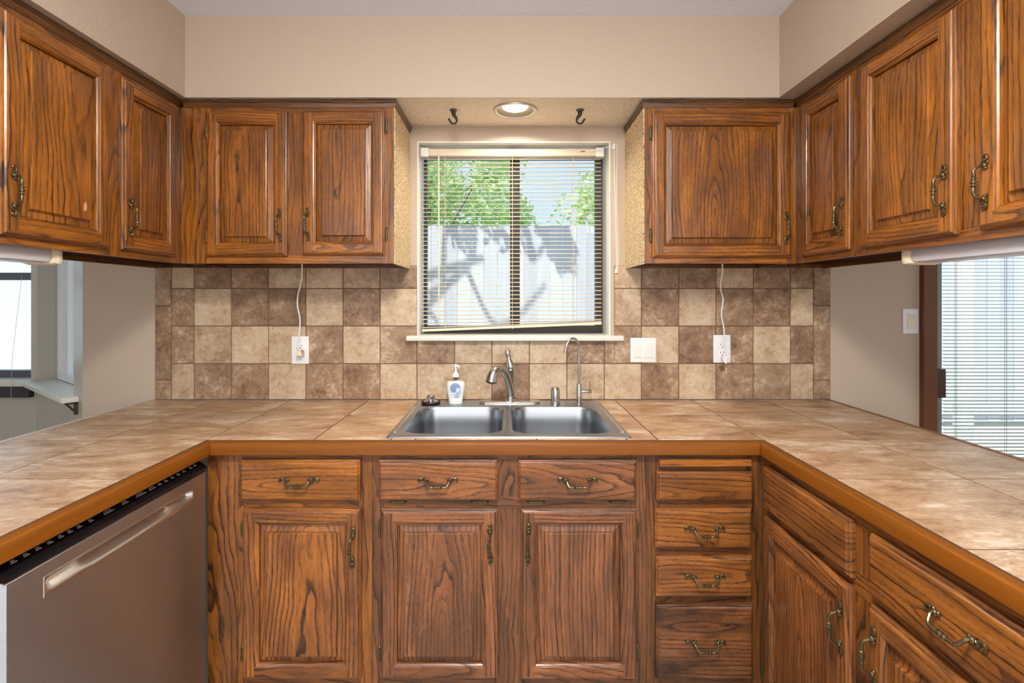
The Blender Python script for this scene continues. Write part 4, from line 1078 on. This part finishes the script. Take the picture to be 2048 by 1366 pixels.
# ------------------------------------------------------------------ recessed light and hooks
r = thing('recessed_light', 'round recessed ceiling light glowing above the sink window', 'ceiling light', (LX, LY, ZS))
m = MB(); m.lathe([(.086, -.0005), (.085, -.005), (.076, -.006), (.071, -.002)], (0, 0, 0), 40, cap=False); m.build('trim_ring', plain('grey_trim_ring', srgb(176, 172, 166), .35, .5), r)
m = MB(); m.lathe([(.071, -.002), (.066, .012), (.060, .03), (.056, .055), (.056, .06)], (0, 0, 0), 40, cap=False); m.build('reflector', plain('beige_baffle', srgb(118, 104, 84), .5), r)
m = MB(); m.lathe([(.001, .0085), (.046, .0085), (.050, .014), (.050, .058), (.001, .059)], (0, 0, 0), 32, cap=False); m.build('bulb', BULB, r)
def hook(px, py, flip, label):
    Yh = 1.972; x = (px-CX)*Yh/F_PX
    r = thing('ceiling_hook', label, 'hook', (x, Yh, ZS), 0, None)
    m = MB(); m.lathe([(.015, 0), (.015, -.003), (.012, -.005), (.007, -.006)], (0, 0, 0), 20); m.build('base_plate', plain('hook_plate', srgb(88, 84, 78), .4, .5) if 'hook_plate' not in bpy.data.materials else bpy.data.materials['hook_plate'], r)
    m = MB(); s = flip
    pth = smoothpath([(0, 0, -.004), (s*.001, 0, -.018), (s*.009, 0, -.030), (s*.013, 0, -.042), (s*.006, 0, -.052), (-s*.006, 0, -.052), (-s*.013, 0, -.043), (-s*.017, 0, -.037)], 5)
    m.tube(pth, [max(.0036, .0095-.0062*min(1, i/16)) for i in range(len(pth))], 10)
    m.sphere((-s*.017, 0, -.037), .0042, 10); m.build('hook', IRON, r)
hook(907, 218, 1, 'black iron ceiling hook left of the recessed light')
hook(1160, 222, -1, 'black iron ceiling hook right of the recessed light')

# ------------------------------------------------------------------ outdoors
m = MB(); m.box((-14, 2.78, -.12), (14, 16, -.02)); struct(m.build('ground', CONC))
FYD = 5.5
fr_ = thing('wooden_fence', 'weathered wooden board fence across the back yard', 'fence', (0, FYD, 0))
m = MB(); x = -4.5
while x < 7.2:
    wd_ = .138; h = 2.13+random.uniform(-.005, .005); t = (0, 0, random.uniform(.84, 1.08)); yo = random.uniform(0, .006)
    m.mesh([(x, yo, .02), (x+wd_, yo, .02), (x+wd_, yo+.018, .02), (x, yo+.018, .02), (x, yo, h-.004), (x+.004, yo, h), (x+wd_-.004, yo, h), (x+wd_, yo, h-.004), (x+wd_, yo+.018, h-.004), (x+wd_-.004, yo+.018, h), (x+.004, yo+.018, h), (x, yo+.018, h-.004)],
           [(0, 1, 7, 6, 5, 4), (2, 3, 11, 10, 9, 8), (1, 2, 8, 7), (3, 0, 4, 11), (4, 5, 10, 11), (5, 6, 9, 10), (6, 7, 8, 9)], tint=t)
    x += .142
m.build('boards', FENCEM, fr_)
m = MB(); m.box((-4.5, -.04, .12), (7.2, 0, .21)); m.build('kick_rail', FENCEM, fr_)
m = MB(); m.box((.86, -.05, 0), (.95, -.001, 2.05), tint=(0, 0, .8)); m.build('post', FENCEM, fr_)
m = MB(); m.cbox((-.045, -.045, 0), (.045, .045, 2.6), .004)
tag(m.build('patio_post', WHITEPOST, None, (3.56, 4.0, -.02)), 'white painted patio post seen through the door blind', 'post')
m = MB(); m.box((-12, 6.2, -.02), (-4.7, 6.4, 4.2)); tag(m.build('neighbour_house_wall', STUCCO), 'pale sunlit stucco house wall outside the dining window', 'wall')
def tree(x, y, h, rad, n, label, seed, light):
    rnd = random.Random(seed)
    r = thing('leafy_tree', label, 'tree', (x, y, -.02), 0, 'trees beyond the fence')
    m = MB()
    m.tube(smoothpath([(0, 0, 0), (.05, .02, h*.25), (-.04, 0, h*.5), (.03, .03, h*.8)], 4), [.09-.005*i for i in range(13)], 8)
    for k in range(9):
        a = rnd.uniform(0, 2*PI); z = h*rnd.uniform(.3, .7)
        m.tube(smoothpath([(0, 0, z), (math.cos(a)*rad*.4, math.sin(a)*rad*.4, z+.3), (math.cos(a)*rad*.85, math.sin(a)*rad*.85, z+.7)], 4), [.035-.003*i for i in range(9)], 6)
    m.build('trunk', BARK, r)
    m = MB(); blobs = [(rnd.uniform(-rad+.32, rad-.32), rnd.uniform(-.6, .6), h*rnd.uniform(.40, .96), rnd.uniform(.26, .48)) for _ in range(44)]
    for i in range(n):
        b = rnd.choice(blobs); v = Vector((rnd.gauss(0, 1), rnd.gauss(0, 1), rnd.gauss(0, 1))).normalized()*b[3]*rnd.uniform(.55, 1.05)
        c = Vector((b[0], b[1], b[2]))+v*1.0
        if c.z < .3: continue
        u = Vector((rnd.gauss(0, 1), rnd.gauss(0, 1), rnd.gauss(0, .6))).normalized(); w_ = u.orthogonal().normalized(); w_ = (w_*math.cos(i)+u.cross(w_)*math.sin(i))
        s = rnd.uniform(.034, .062)
        m.poly([c-u*s, c+w_*s*.42, c+u*s, c-w_*s*.42], 0, tint=(min(1, max(0, rnd.gauss(light+.12, .3))), 0, 1))
    m.build('crown', LEAF, r)
tree(-1.05, 7.0, 4.1, 1.5, 19000, 'leafy green tree behind the fence in the left half of the sink window', 1, .35)
tree(2.05, 7.3, 3.05, 1.4, 15000, 'lower pale green tree behind the fence in the right half of the sink window', 3, .5)
tree(6.4, 8.0, 4.6, 1.6, 4000, 'pale green tree beyond the fence outside the patio door', 5, .6)

# yard tree beside the house: its high branches dapple the fence with shade
r = thing('yard_tree', 'yard tree by the house whose high branches dapple the fence with shade', 'tree', (-3.1, 4.2, -.02))
m = MB(); m.tube(smoothpath([(0, 0, 0), (.05, 0, 1.6), (.3, -.1, 3.0), (.9, -.2, 3.9), (2.0, -.3, 4.5)], 5), [.10-.004*i for i in range(21)], 9)
rnd = random.Random(11)
for k in range(16):
    x0 = rnd.uniform(.5, 2.6); z0 = 3.3+.45*x0+rnd.uniform(-.1, .2)
    m.tube(smoothpath([(x0, -.25, z0), (x0+rnd.uniform(-.1, .5), rnd.uniform(-.9, .4), z0+.5), (x0+rnd.uniform(0, .9), rnd.uniform(-1.0, .6), z0+1.0)], 4), [.03-.002*i for i in range(9)], 6)
m.build('trunk', BARK, r)
m = MB()
blobs = [(rnd.uniform(.4, 3.3), rnd.uniform(-.9, .5), rnd.uniform(3.5, 5.2), rnd.uniform(.14, .3)) for _ in range(11)]
for i in range(1300):
    b = rnd.choice(blobs); v = Vector((rnd.gauss(0, 1), rnd.gauss(0, 1), rnd.gauss(0, 1))).normalized()*b[3]*rnd.uniform(.4, 1.05)
    c = Vector(b[:3])+v; u = Vector((rnd.gauss(0, 1), rnd.gauss(0, 1), rnd.gauss(0, .6))).normalized(); w_ = u.orthogonal().normalized(); sz = rnd.uniform(.04, .07)
    m.poly([c-u*sz, c+w_*sz*.42, c+u*sz, c-w_*sz*.42], 0, tint=(rnd.random(), 0, 1))
m.build('crown', LEAF, r)
